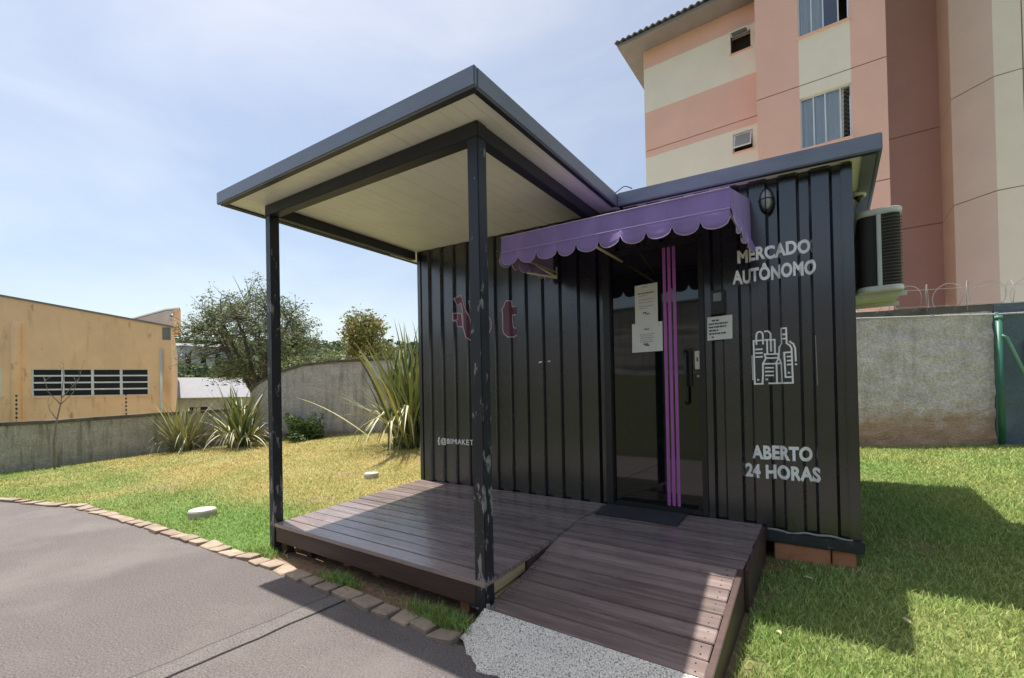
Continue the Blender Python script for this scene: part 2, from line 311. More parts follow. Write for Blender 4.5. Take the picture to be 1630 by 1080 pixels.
me.from_pydata(np.stack([X, Y, Zg], -1).reshape(-1, 3).tolist(), [], F.tolist())
ca = me.color_attributes.new('col', 'FLOAT_COLOR', 'POINT')
D = dry(X, Y)[..., None]; S = soil(X, Y)[..., None]
C = (GREEN*(1-D)+STRAW*D)*0.62*(1-S)+SOIL*S
farm = (np.hypot(X, Y) > 25)[..., None]; C = np.where(farm, np.array([0.06, 0.09, 0.03]), C)
C = np.where((Y < -5)[..., None], np.array([0.075, 0.085, 0.045]), C)  # bank opposite: shade put into the lawn colour, which cuts green bounce
ca.data.foreach_set('color', np.concatenate([C, np.ones_like(D)], -1).astype(np.float32).ravel())
setting(link('ground', me, MT['ground'], smooth=True))

# asphalt drive
mb = MB(); xa = list(np.arange(-13, -0.5, 0.35))+list(np.arange(-0.5, 4, 0.12))+[4.5, 6, 9, 14, 25]
for a, b in zip(xa[:-1], xa[1:]):
    mb.add([(a, -5.21, ZA), (b, -5.21, ZA), (b, float(yedge(b))-0.045+0.015*math.sin(b*17), ZA), (a, float(yedge(a))-0.045+0.015*math.sin(a*17), ZA)], [(0, 1, 2, 3)])
setting(mb.build('asphalt_drive', MT['asphalt']))
mb = MB(); pj = lambda y, s: 0.004*math.sin(y*13+s)+0.003*math.sin(y*47+s)
yy = list(np.arange(-5.2, -1.86, 0.09))
for a, b in zip(yy[:-1], yy[1:]):
    mb.add([(1.135+pj(a, 0), a, ZA+0.004), (1.27+pj(a, 2), a, ZA+0.004), (1.27+pj(b, 2), b, ZA+0.004), (1.135+pj(b, 0), b, ZA+0.004)], [(0, 1, 2, 3)])
setting(mb.build('asphalt_patch', MT['patch']))
for sx in (1.132, 1.273):                               # the open joints beside the patch
    mb = MB()
    for a, b in zip(yy[:-1], yy[1:]):
        q = 0 if sx < 1.2 else 2
        mb.add([(sx-0.003+pj(a, q), a, ZA+0.008), (sx+0.003+pj(a, q), a, ZA+0.008), (sx+0.003+pj(b, q), b, ZA+0.008), (sx-0.003+pj(b, q), b, ZA+0.008)], [(0, 1, 2, 3)])
    setting(mb.build('asphalt_joint', MT['rubber']))

setting(MB().hexa([(-6, 5.2, -0.6), (14, 8.6, -0.6), (14, 13.8, -0.6), (-6, 13.8, -0.6)], [(-6, 5.2, 0.19), (14, 8.6, 0.19), (14, 13.8, 0.19), (-6, 13.8, 0.19)]).build('added_bounce_yard', M('bounce_paving', (0.72, 0.66, 0.58), 0.9, var=0.1)))  # unseen pale ground, added to bounce sunlight onto the apartment front
# concrete apron at the ramp's foot
mb = MB(); nxx, nyy = 40, 9; V = []
for j in range(nyy):
    for i in range(nxx):
        s = i/(nxx-1); q = j/(nyy-1)
        x = 2.262+s*1.23-0.07*q*(1-s)+0
        ye = -1.93-0.14*s+0.018*math.sin(i*0.55)+0.012*math.sin(i*1.3)+0.006*math.sin(i*2.9)+0.12*max(0, 1-s*4)**2
        y = -1.672+(ye+1.672)*q
        z = -0.243+(ZA+0.243)*(q**0.85)+0.004*math.sin(i*2.3+j*1.7)*(0 < j < nyy-1)
        V.append((x, y, z+0.006*(1-q)+0.002))
FA = [(j*nxx+i, j*nxx+i+1, (j+1)*nxx+i+1, (j+1)*nxx+i) for j in range(nyy-1) for i in range(nxx-1)]
sk = [j*nxx for j in range(nyy)]                         # left side skirt down to the soil
V2 = [(V[k][0], V[k][1], -0.45) for k in sk]; o0 = len(V)
FA += [(sk[j], sk[j+1], o0+j+1, o0+j) for j in range(nyy-1)]
setting(mb.add(V+V2, FA).build('concrete_apron', MT['concrete'], smooth=True))

# stone edging along the drive, every stone its own piece
edge = thing('stone_edging', 'row of rough buff stones edging the asphalt drive', 'kerb', (0, -1.8, ZA)); edge['kind'] = 'structure'; del edge['category']
x = 2.2
stone_vars = []
for k in range(7):
    mb = MB(); r = random.Random(k); j = lambda a: a+r.uniform(-0.008, 0.008)
    b = [(j(-.5), j(-.5), 0), (j(.5), j(-.5), 0), (j(.5), j(.5), 0), (j(-.5), j(.5), 0)]
    b = [(p[0]+r.uniform(-.05, .05), p[1]+r.uniform(-.08, .08), -1) for p in b]
    mb.hexa(b, [(p[0]*0.95, p[1]*0.93, r.uniform(-.12, .12)) for p in b])
    m0 = mb.mesh('stone'); bm = bmesh.new(); bm.from_mesh(m0); bmesh.ops.bevel(bm, geom=bm.edges[:], offset=0.06, segments=1, affect='EDGES'); bm.to_mesh(m0); bm.free()
    m0.materials.append(MT['kerb']); stone_vars.append(m0)
while x > -8.5:
    ln = random.uniform(0.14, 0.24)*(1 if x > -2 else 1.15)
    xc = x-ln/2; yc = float(yedge(xc)); sl_ = math.atan2(float(yedge(xc+0.1)-yedge(xc-0.1)), 0.2)
    o = bpy.data.objects.new('stone', random.choice(stone_vars)); COL.objects.link(o); o.parent = edge; o.matrix_parent_inverse = PINV[edge.name]
    o.location = (xc, yc-0.005+random.uniform(-.012, .012), ZA+0.024+random.uniform(-.008, .006)); o.scale = (ln-0.012, 0.125+random.uniform(-.015, .02), 0.08); o.rotation_euler = (random.uniform(-.05, .05), random.uniform(-.04, .04), sl_+random.uniform(-.08, .08))
    x -= ln*math.cos(sl_)+0.004

# ------------------------------------------------------------------ the container shop
def ztop(x, y): return 2.493-0.048*(x-4.0)-0.004*y
def zsof(x, y): return ztop(x, y)-0.088
def zfb(x, y): return ztop(x, y)-0.105
PIT, X00 = 0.185, 0.075
PB = [0.0, 0.098, 0.115, 0.168]
def prof(x):
    u = (x-X00) % PIT
    if u < PB[1]: return 0.0
    if u < PB[2]: return 0.03*(u-PB[1])/(PB[2]-PB[1])
    if u < PB[3]: return 0.03
    return 0.03*(PIT-u)/(PIT-PB[3])
def breaks(x0, x1):
    r = {round(x0, 5), round(x1, 5)}; k = math.floor((x0-X00)/PIT)
    while X00+k*PIT < x1:
        for q in PB:
            xx = X00+k*PIT+q
            if x0 < xx < x1: r.add(round(xx, 5))
        k += 1
    return sorted(r)
shop = thing('container_shop', 'black corrugated container shop with flat graphite roof, lettered wall and glass door', 'kiosk', (2, 1.2, -0.11))
def corr(x0, x1, zb, zt, name, parent):
    mb = MB(); b = breaks(x0, x1); V = []; 
    for xx in b: V += [(xx, prof(xx), zb), (xx, prof(xx), zt(xx))]
    return mb.add(V, [(2*i, 2*i+2, 2*i+3, 2*i+1) for i in range(len(b)-1)]).build(name, MT['black'], parent)
zw = lambda xx: zsof(xx, 0)-0.001
corr(0.055, 2.27, -0.035, zw, 'corrugated_wall', shop)
corr(3.09, 3.935, -0.035, zw, 'corrugated_wall', shop)
corr(2.27, 3.09, 2.13, zw, 'corrugated_wall', shop)
for a in (0.0, 3.935):
    MB().slab(a, a+0.062, -0.004, 0.09, lambda x, y: -0.034, lambda x, y: zsof(x, y)-0.002).build('corner_post', MT['black'], shop, bevel=0.008)
MB().slab(0.02, 0.06, 0.09, 2.4, lambda x, y: -0.034, lambda x, y: zsof(x, y)-0.002).build('side_wall', MT['black'], shop)
MB().slab(3.94, 3.985, 0.09, 2.4, lambda x, y: -0.034, lambda x, y: zsof(x, y)-0.002).build('side_wall', MT['black'], shop)
MB().slab(0.02, 3.985, 2.4, 2.44, lambda x, y: -0.034, lambda x, y: zsof(x, y)-0.002).build('rear_wall', MT['black'], shop)
MB().slab(0.062, 2.29, 0.045, 0.085, lambda x, y: -0.03, lambda x, y: zsof(x, y)-0.01).build('inner_lining', MT['frame'], shop)
MB().slab(3.07, 3.93, 0.045, 0.085, lambda x, y: -0.03, lambda x, y: zsof(x, y)-0.01).build('inner_lining', MT['frame'], shop)
MB().box(0.06, 3.94, 0.09, 2.4, -0.1, -0.035).build('floor_slab', MT['rail'], shop)
MB().box(-0.01, 4.01, -0.03, 2.45, -0.11, -0.036).build('bottom_rail', MT['rail'], shop, bevel=0.006)
mb = MB(); mb.tube([(xx, -0.012+0.006*math.sin(xx*31), -0.03+0.006*math.sin(xx*17)+0.004*math.sin(xx*43)) for xx in np.arange(3.47, 3.97, 0.03)], 0.008, 6); mb.build('sealant_bead', MT['caulk'], shop, True)
# roof of the container
MB().slab(-0.36, 4.118, -0.088, 2.53, lambda x, y: ztop(x, y)-0.03, lambda x, y: ztop(x, y)-0.006).build('roof_sheet', MT['fascia'], shop)
def fasc(x0, x1, y0, y1, parent):
    MB().slab(x0, x1, y0, y1, zfb, ztop).build('fascia', MT['fascia'], parent, bevel=0.006)
fasc(2.464, 4.143, -0.113, -0.09, shop)
fasc(4.12, 4.143, -0.089, 2.55, shop); fasc(-0.385, -0.362, -0.112, 2.55, shop); fasc(-0.361, 4.119, 2.53, 2.55, shop)
MB().slab(2.464, 4.118, -0.088, -0.055, lambda x, y: zfb(x, y)+0.004, lambda x, y: zfb(x, y)+0.014).build('fascia_lip', MT['beam'], shop)
MB().slab(4.05, 4.118, -0.05, 2.5, lambda x, y: zfb(x, y)+0.002, lambda x, y: zfb(x, y)+0.012).build('fascia_lip', MT['fascia'], shop)
n = 30; sx0, sx1 = 2.47, 4.117                           # eave boards under the front and side overhang
MB().slab(sx0, sx1, -0.087, 0.03, zsof, lambda x, y: zsof(x, y)+0.01).build('soffit_board', MT['soffit'], shop)
MB().slab(3.99, sx1, 0.031, 2.52, zsof, lambda x, y: zsof(x, y)+0.01).build('soffit_board', MT['soffit'], shop)
MB().slab(-0.36, 0.01, 0.0, 2.52, zsof, lambda x, y: zsof(x, y)+0.01).build('soffit_board', MT['soffit'], shop)

# door
door = MB().box(2.335, 3.048, 0.03, 0.042, 0.03, 2.1).build('door', MT['darkglass'], shop); door['label'] = 'dark mirror-like glass door leaf'
for a, b, c, d in ((2.272, 2.336, 0.0, 2.13), (3.047, 3.088, 0.0, 2.13)):
    MB().box(a, b, -0.012, 0.06, c, d).build('door_frame', MT['frame'], door, bevel=0.004)
MB().box(2.336, 3.047, -0.01, 0.06, 2.095, 2.13).build('door_frame', MT['frame'], door, bevel=0.004)
MB().box(2.336, 3.047, -0.005, 0.06, 0.0, 0.03).build('door_sill', MT['frame'], door, bevel=0.004)
for k in range(3):
    a = 2.773+k*0.0385
    MB().box(a, a+0.024, 0.0275, 0.0297, 0.04, 2.09).build('stripe', MT['mag'], door)
mb = MB(); mb.tube([(2.945, 0.028, 1.25), (2.945, -0.02, 1.25), (2.945, -0.03, 1.23), (2.945, -0.03, 0.87), (2.945, -0.02, 0.85), (2.945, 0.028, 0.85)], 0.011, 8); mb.build('pull_handle', MT['plasticblack'], door, True)
MB().box(2.925, 2.985, 0.012, 0.029, 0.98, 1.275).build('lock_box', MT['plasticblack'], door, bevel=0.004)
lp = MB().box(3.005, 3.043, 0.018, 0.029, 1.11, 1.25).build('lock_plate', MT['steel'], door, bevel=0.004)
MB().box(3.02, 3.028, 0.014, 0.0175, 1.17, 1.2).build('keyhole', MT['plasticblack'], lp)
mb = MB(); mb.tube([(3.033, 0.029, 1.055), (3.033, 0.005, 1.055)], [0.009, 0.013], 12); mb.build('knob', MT['steel'], door, True)

# lettering laid onto the corrugation
def onto_wall(me, x0, x1, z0, z1, name, mat, parent, off=0.0025, depth=1.0, shear=0.0):
    """me lies in its own xy plane; it is fitted to the wall rectangle and pressed onto the ribs"""
    bm = bmesh.new(); bm.from_mesh(me); bpy.data.meshes.remove(me)
    ax = [v.co.x for v in bm.verts]; ay = [v.co.y for v in bm.verts]
    a0, a1, b0, b1 = min(ax), max(ax), min(ay), max(ay)
    for v in bm.verts:
        s = (v.co.x-a0)/(a1-a0); xx = x0+s*(x1-x0)
        zz = z0+(v.co.y-b0)/(b1-b0)*(z1-z0)
        v.co = (xx, 0, zz+shear*s)
    for xx in breaks(x0, x1)[1:-1]:
        bmesh.ops.bisect_plane(bm, geom=bm.verts[:]+bm.edges[:]+bm.faces[:], plane_co=(xx, 0, 0), plane_no=(1, 0, 0), dist=1e-6)
    for v in bm.verts: v.co.y = prof(v.co.x)*depth-off
    for f in bm.faces: f.normal_update()
    for f in bm.faces:
        if f.normal.y > 0: f.normal_flip()
    m2 = bpy.data.meshes.new(name); bm.to_mesh(m2); bm.free()
    return link(name, m2, mat, parent)
def textmesh(body, bold=0.042, shear=0.0, spacing=1.04):
    cu = bpy.data.curves.new('t', 'FONT'); cu.body = body; cu.size = 1; cu.offset = bold; cu.space_character = spacing; cu.fill_mode = 'FRONT'; cu.resolution_u = 4; cu.shear = shear
    ob = bpy.data.objects.new('t', cu); COL.objects.link(ob); bpy.context.view_layer.update()
    me = bpy.data.meshes.new_from_object(ob.evaluated_get(bpy.context.evaluated_depsgraph_get()))
    bpy.data.objects.remove(ob); bpy.data.curves.remove(cu); return me
for body, x0, x1, z0, z1 in (('MERCADO', 3.32, 3.763, 1.862, 1.958), ('ABERTO', 3.383, 3.745, 0.452, 0.552), ('24 HORAS', 3.336, 3.787, 0.318, 0.418)):
    onto_wall(textmesh(body), x0, x1, z0, z1, 'lettering', MT['white'], shop)['label'] = 'white bold lettering reading '+body
onto_wall(textmesh('AUTÔNOMO'), 3.285, 3.792, 1.712, 1.836, 'lettering', MT['white'], shop)['label'] = 'white bold lettering reading AUTÔNOMO'
onto_wall(textmesh('@BIMAKET', 0.012, spacing=1.12), 0.33, 0.795, 0.405, 0.482, 'lettering', MT['white'], shop, depth=0.15)['label'] = 'small white handle @BIMAKET'
onto_wall(textmesh('{', 0.04), 0.282, 0.318, 0.402, 0.488, 'lettering', MT['white'], shop, depth=0.15)
def strokes(lines, wd, name, mat, off=0.0025):
    """polylines [(x,z)...] on the wall drawn as flat strips pressed onto the ribs"""
    bm = bmesh.new()
    for pl in lines:
        for (ax, az), (bx, bz) in zip(pl[:-1], pl[1:]):
            d = Vector((bx-ax, bz-az)); 
            if d.length < 1e-6: continue
            d.normalize(); nn = Vector((-d.y, d.x))*wd/2; e = d*wd*0.42
            q = [(ax-e.x+nn.x, az-e.y+nn.y), (ax-e.x-nn.x, az-e.y-nn.y), (bx+e.x-nn.x, bz+e.y-nn.y), (bx+e.x+nn.x, bz+e.y+nn.y)]
            bm.faces.new([bm.verts.new((a, random.uniform(0, 0.0008), b)) for a, b in q])
    xs_ = [v.co.x for v in bm.verts]
    for xx in breaks(min(xs_), max(xs_))[1:-1]:
        bmesh.ops.bisect_plane(bm, geom=bm.verts[:]+bm.edges[:]+bm.faces[:], plane_co=(xx, 0, 0), plane_no=(1, 0, 0), dist=1e-6)
    for v in bm.verts: v.co.y = prof(v.co.x)-off-v.co.y
    m2 = bpy.data.meshes.new(name); bm.to_mesh(m2); bm.free(); return link(name, m2, mat, shop)
def ic(pts): return [(3.411+(a-180)*0.000415, 1.365-(b-153)*0.000498) for a, b in pts]
def arc(cx, cy, rx, ry, a0, a1, n=7): return [(cx+rx*math.cos(R(a0+(a1-a0)*i/n)), cy-ry*math.sin(R(a0+(a1-a0)*i/n))) for i in range(n+1)]
icon = [[(185, 915), (182, 300), (325, 300)], [(185, 915), (310, 915)], [(225, 350), (225, 230)]+arc(275, 225, 48, 50, 180, 0)+[(325, 350)], [(355, 178)]+arc(385, 225, 48, 48, 90, 0)+[(435, 455)],
        [(355, 298), (490, 298), (490, 490)], [(385, 300), (385, 490)], [(215, 425), (305, 425)], [(215, 478), (305, 478)], [(215, 532), (305, 532)], [(150, 510), (155, 850)],
        [(345, 500), (535, 500), (545, 555), (360, 555), (345, 500)], [(360, 555), (315, 635), (500, 635), (545, 555), (580, 635), (500, 635)], [(315, 635), (312, 800), (300, 915)], [(508, 640), (510, 912)], [(580, 635), (585, 912)],
        [(355, 692), (455, 692)], [(355, 745), (455, 745)], [(355, 800), (455, 800)], [(400, 912), (742, 912), (735, 440), (715, 400), (668, 365), (665, 155), (590, 155), (592, 365), (555, 410), (548, 540)], [(592, 240), (665, 240)], [(592, 300), (665, 300)],
        [(735, 492), (630, 492), (640, 832), (738, 832)], [(675, 550), (738, 550)], [(675, 605), (738, 605)], [(675, 660), (738, 660)], [(712, 345), (760, 380), (785, 440), (790, 612)], [(232, 857), (242, 857)], [(362, 855), (374, 855)], [(684, 772), (694, 772)], [(786, 660), (796, 660)]]
strokes([ic(l) for l in icon], 0.0105, 'shopping_icon', MT['white'])['label'] = 'white line icon of shopping bag, milk carton and bottle'
strokes([[(3.779, 1.296), (3.783, 0.968)]], 0.004, 'scuff_line', MT['scuff'])
LOGO = [[(0.55, 1.988), (0.578, 2.002), (0.67, 1.999), (0.707, 1.888), (0.755, 1.754), (0.796, 1.604), (0.813, 1.549), (0.787, 1.522), (0.749, 1.525), (0.718, 1.562), (0.686, 1.668), (0.685, 1.811), (0.674, 1.902), (0.662, 1.921), (0.615, 1.911), (0.576, 1.916)],
        [(0.54, 1.829), (0.607, 1.829), (0.61, 1.815), (0.668, 1.811), (0.682, 1.669), (0.577, 1.684), (0.575, 1.739), (0.542, 1.748)],
        [(0.746, 1.936), (0.791, 1.93), (0.789, 1.848), (0.77, 1.85)],
        [(1.246, 1.865), (1.302, 1.864), (1.303, 1.807), (1.367, 1.803), (1.365, 1.72), (1.304, 1.724), (1.311, 1.61), (1.329, 1.59), (1.368, 1.597), (1.361, 1.532), (1.322, 1.508), (1.266, 1.509), (1.221, 1.545), (1.205, 1.583), (1.208, 1.731), (1.199, 1.797), (1.222, 1.813)]]
for pl in LOGO:
    bm = bmesh.new(); bm.faces.new([bm.verts.new((a, b, 0)) for a, b in pl]); bmesh.ops.triangulate(bm, faces=bm.faces[:]); m2 = bpy.data.meshes.new('l'); bm.to_mesh(m2); bm.free()
    xa_ = [p[0] for p in pl]; za_ = [p[1] for p in pl]
    onto_wall(m2, min(xa_), max(xa_), min(za_), max(za_), 'logo_letter', MT['pinkvinyl'], shop, 0.002)
for pl in [pl+[pl[0]] for pl in LOGO]+[[(0.585, 1.815), (0.587, 1.76), (0.547, 1.755)], [(0.62, 1.80), (0.622, 1.685)]]: strokes([pl], 0.009, 'logo_outline', MT['pinkline'], 0.0036)
strokes([[(1.024, 1.866), (1.027, 1.752), (1.062, 1.682), (1.06, 1.616), (1.029, 1.558)]], 0.008, 'logo_outline', MT['pinkline'], 0.0036)
strokes([[(1.62, 1.24), (1.645, 1.243)], [(1.70, 1.245), (1.725, 1.247)]], 0.012, 'scuff_line', MT['white'])

# paper notices
def notice(x0, x1, z0, z1, y, label, rows, tilt=0.0, bold=False):
    t = thing('paper_notice', label, 'notice', ((x0+x1)/2, y, z0), world=True)
    mb = MB(); nX = 6; V = []
    for i in range(nX+1):
        s = i/nX; xx = x0+(x1-x0)*s; yy_ = y-0.0035-0.002*math.sin(s*5)
        V += [(xx, yy_, z0+tilt*s), (xx+0.002, yy_-0.001*math.sin(s*9), z1+tilt*s)]
    FF = [(2*i, 2*i+2, 2*i+3, 2*i+1) for i in range(nX)]
    o = mb.add(V, FF).build('sheet', MT['paper'], t)
    md = o.modifiers.new('s', 'SOLIDIFY'); md.thickness = 0.0008
    for zr, a, b, h, dark in rows:
        mb = MB(); x = x0+(x1-x0)*a; xe = x0+(x1-x0)*b; zz = z0+(z1-z0)*zr
        while x < xe-0.004:
            l = min(random.uniform(0.008, 0.024), xe-x); s = (x-x0)/(x1-x0); yf = y-0.0075
            mb.add([(x, yf, zz+tilt*s), (x+l, yf, zz+tilt*s), (x+l, yf, zz+h+tilt*s), (x, yf, zz+h+tilt*s)], [(0, 1, 2, 3)]); x += l+random.uniform(0.003, 0.006)
        mb.build('printed_line', MT['ink'] if dark else MT['inkgrey'], t)
    return t
fr = [(0.9-0.052*k, 0.16, random.uniform(0.7, 0.88), 0.004, False) for k in range(12)]
notice(2.541, 2.728, 1.49, 1.82, 0.03, 'upper tall white paper notice taped to the glass door', [(0.93, 0.35, 0.62, 0.006, False), (0.77, 0.15, 0.85, 0.008, True), (0.72, 0.18, 0.6, 0.004, False), (0.62, 0.18, 0.85, 0.004, False), (0.55, 0.18, 0.8, 0.004, False), (0.45, 0.2, 0.8, 0.005, False), (0.4, 0.2, 0.6, 0.004, False), (0.28, 0.36, 0.55, 0.012, True), (0.25, 0.5, 0.68, 0.008, True)], 0.004)
notice(2.512, 2.762, 1.27, 1.507, 0.027, 'lower wide white paper notice overlapping the taller one on the glass door', [(0.76, 0.42, 0.58, 0.008, True), (0.6, 0.28, 0.74, 0.004, False), (0.54, 0.3, 0.7, 0.004, False), (0.47, 0.28, 0.74, 0.005, False), (0.4, 0.3, 0.66, 0.004, False), (0.33, 0.28, 0.72, 0.005, False), (0.24, 0.4, 0.54, 0.012, True), (0.2, 0.46, 0.6, 0.009, True)], 0.0)
notice(3.105, 3.276, 1.318, 1.492, -0.002, 'small square white notice with bold text below the black access reader', [(0.8, 0.2, 0.48, 0.011, True), (0.66, 0.08, 0.84, 0.011, True), (0.52, 0.08, 0.76, 0.011, True), (0.38, 0.08, 0.45, 0.011, True), (0.24, 0.08, 0.78, 0.011, True), (0.1, 0.18, 0.3, 0.01, True)], 0.004)
rd = thing('access_reader', 'black access reader box mounted beside the glass door', 'intercom', (3.185, 0, 1.52))
MB().box(3.14, 3.235, -0.045, 0.0, 1.505, 1.685).build('housing', MT['plasticblack'], rd, bevel=0.006)
MB().box(3.16, 3.215, -0.047, -0.0452, 1.6, 1.66).build('screen', MT['frost'], rd)
MB().box(3.162, 3.213, -0.05, -0.0452, 1.53, 1.575).build('keys', MT['frame'], rd, bevel=0.002)

# bulkhead lamp on the wall
lm = thing('wall_lamp', 'oval bulkhead wall lamp with cage beside the purple awning', 'lamp', (3.514, 0, 2.18))
def ell(cx, cz, rx, rz, y0, y1, s0, s1, n=20):
    mb = MB(); V = []
    for q in range(5):
        a = q/4*math.pi/2; k = math.cos(a)*(1-s1)+s1; y = y0+(y1-y0)*math.sin(a)
        V += [(cx+rx*k*math.cos(2*math.pi*i/n), y, cz+rz*k*math.sin(2*math.pi*i/n)) for i in range(n)]
    return mb.add(V, [(q*n+i, q*n+(i+1) % n, (q+1)*n+(i+1) % n, (q+1)*n+i) for q in range(4) for i in range(n)]+[tuple(range(4*n, 5*n))])
ell(3.514, 2.265, 0.048, 0.092, 0.0, -0.025, 0, 0.85).build('base', MT['plasticblack'], lm, True)
ell(3.514, 2.268, 0.034, 0.072, -0.02, -0.065, 0, 0.3).build('lamp_glass', MT['lampglass'], lm, True)
mb = MB(); mb.tube([(3.514, -0.02, 2.175), (3.514, -0.06, 2.2), (3.514, -0.072, 2.265), (3.514, -0.06, 2.33), (3.514, -0.02, 2.355)], 0.004, 6); mb.tube([(3.465, -0.02, 2.265), (3.48, -0.055, 2.265), (3.514, -0.073, 2.265), (3.548, -0.055, 2.265), (3.563, -0.02, 2.265)], 0.004, 6); mb.build('cage', MT['plasticblack'], lm, True)

# brick footing
bf = thing('brick_footing', 'orange hollow bricks propping the container corner above the grass', 'bricks', (3.75, 0.03, -0.22))
for a, b, c in ((3.51, 3.83, 0.0), (3.838, 3.965, 0.012), (0.05, 0.35, 0.02), (1.9, 2.2, 0.02)):
    o = MB().box(a, b, -0.012+c, 0.16, -0.31 if a < 3 else -0.245, -0.1115).build('brick', MT['brick'], bf, bevel=0.006)

# ------------------------------------------------------------------ canopy over the deck
can = thing('porch_canopy', 'flat porch canopy with grey fascia and cream ceiling on two black posts', 'canopy', (1.0, -1.6, -0.3))
for x0, z0 in ((-0.092, -0.42), (2.184, -0.3)):
    MB().slab(x0, x0+0.08, -1.659, -1.579, lambda x, y: z0, lambda x, y: zsof(x, y)-0.09).build('post', MT['postblack'], can, bevel=0.005)
p2 = [o for o in can.children if o.name.startswith('post')][-1]
MB().box(2.15, 2.285, -1.675, -1.56, -0.252, -0.243).build('foot_plate', MT['postblack'], p2)
mb = MB(); mb.tube([(2.275, -1.655, -0.24), (2.275, -1.655, -0.218)], 0.012, 6); mb.tube([(2.275, -1.585, -0.24), (2.275, -1.585, -0.222)], 0.012, 6); mb.build('foot_bolt', MT['caulk'], p2)
zbb = lambda x, y: zsof(x, y)-0.092; zbt = lambda x, y: zsof(x, y)-0.001
MB().slab(-0.094, 2.266, -1.661, -1.577, zbb, zbt).build('beam', MT['beam'], can, bevel=0.004)
MB().slab(-0.088, -0.014, -1.576, -0.002, lambda x, y: zbb(x, y)+0.002, zbt).build('beam', MT['beam'], can, bevel=0.004)
MB().slab(2.186, 2.26, -1.576, -0.002, lambda x, y: zbb(x, y)+0.002, zbt).build('beam', MT['beam'], can, bevel=0.004)
fasc(-0.385, 2.461, -1.919, -1.896, can); fasc(-0.385, -0.362, -1.895, -0.114, can); fasc(2.438, 2.461, -1.895, -0.091, can)
for a in ((-0.361, 2.437, -1.895, -1.86), (-0.361, -0.33, -1.859, -0.1), (2.41, 2.437, -1.859, -0.092)):
    MB().slab(*a, lambda x, y: zfb(x, y)+0.004, lambda x, y: zfb(x, y)+0.013).build('fascia_lip', MT['beam'], can)
MB().slab(-0.36, 2.436, -1.894, -0.089, lambda x, y: ztop(x, y)-0.03, lambda x, y: ztop(x, y)-0.006).build('roof_sheet', MT['fascia'], can)
nb = 28; wb = (2.4365+0.3605)/nb
for k in range(nb):                                      # tongue-and-groove ceiling boards
    a = -0.3605+k*wb; dz = random.uniform(0, 0.0012)
    MB().slab(a+0.001, a+wb-0.001, -1.8945, 0.012, lambda x, y: zsof(x, y)+dz, lambda x, y: zsof(x, y)+0.01).build('ceiling_board', MT['soffit'], can)
mb = MB(); mb.tube([(2.45+0.02*i, -0.12+0.01*math.sin(i), ztop(2.5, 0)+0.004+0.03*math.sin(i*0.45)) for i in range(8)], 0.004, 5); mb.build('loose_cable', MT['rubber'], can, True)

# ------------------------------------------------------------------ awning over the door
aw = thing('awning', 'purple canvas awning with scalloped valance above the glass door', 'awning', (2.6, -0.4, 2.0))
ax0, ax1, ay = 1.79, 3.41, -0.8
def azs(x): return -0.036*(x-2.6)
def solid(o, t=0.004):
    md = o.modifiers.new('solid', 'SOLIDIFY'); md.thickness = t; md.offset = 0; return o
zt_, zm_ = 2.128, 2.012
mb = MB(); nA = 24; V = []
for i in range(nA+1):
    xx = ax0+(ax1-ax0)*i/nA; wv = 0.004*math.sin(i*1.7)
    V += [(xx, -0.004, 2.315+azs(xx)*0.4), (xx, ay*0.5, 2.226+azs(xx)*0.7-0.012+wv), (xx, ay, zt_+azs(xx)), (xx, ay-0.006+wv*0.5, zm_+azs(xx))]
solid(mb.add(V, [(4*i+j, 4*i+4+j, 4*i+5+j, 4*i+1+j) for i in range(nA) for j in range(3)]).build('cover', MT['purple'], aw))
for xx in (ax0, ax1):
    mb = MB(); mb.add([(xx, -0.004, 2.315+azs(xx)*0.4), (xx, ay, zt_+azs(xx)), (xx, ay, zm_+azs(xx)), (xx, -0.004, 2.03+azs(xx))], [(0, 1, 2, 3)]); solid(mb.build('side_panel', MT['purple'], aw))
def valance(P0, P1, n, drop, name='valance'):
    P0, P1 = Vector(P0), Vector(P1); V = []; FF = []; st = 10
    nrm = (P1-P0).cross(Vector((0, 0, 1))).normalized()
    for i in range(n*st+1):
        p = P0.lerp(P1, i/(n*st)); u = (i % st)/st
        d = 0.045+drop*math.sqrt(max(0, 1-(2*u-1)**2)) if 0 < u < 1 else 0.045
        wob = 0.012*math.sin(i*0.35)+0.006*math.sin(i*0.11+1)
        for q in range(4):
            V.append(p+Vector((0, 0, -d*q/3))+nrm*(wob*q/3+0.005))
    FF = [(4*i+j, 4*i+4+j, 4*i+5+j, 4*i+1+j) for i in range(n*st) for j in range(3)]
    o = solid(MB().add(V, FF).build(name, MT['purple'], aw, True), 0.003)
    pp = [V[4*i+3]+nrm*0.001 for i in range(n*st+1)]; mb = MB(); mb.tube(pp, 0.003, 5); mb.build('edge_piping', MT['piping'], o, True)
    return o
valance((ax0, ay-0.004, zm_+azs(ax0)), (ax1, ay-0.004, zm_+azs(ax1)), 10, 0.062)
valance((ax1+0.004, ay, zm_+azs(ax1)), (ax1+0.004, -0.02, 2.035+azs(ax1)), 6, 0.05)
valance((ax0-0.004, -0.02, 2.035+azs(ax0)), (ax0-0.004, ay, zm_+azs(ax0)), 6, 0.05)
mb = MB(); mb.tube([(ax0, ay-0.004, zt_+azs(ax0)+0.003), (ax1, ay-0.004, zt_+azs(ax1)+0.003)], 0.004, 6); mb.tube([(ax0, ay-0.009, zm_+azs(ax0)), (ax1, ay-0.009, zm_+azs(ax1))], 0.004, 6); mb.build('seam_piping', MT['piping'], aw, True)
mb = MB(); mb.tube([(ax0+0.01, ay+0.01, zt_-0.012+azs(ax0)), (ax1-0.01, ay+0.01, zt_-0.012+azs(ax1))], 0.01, 8)
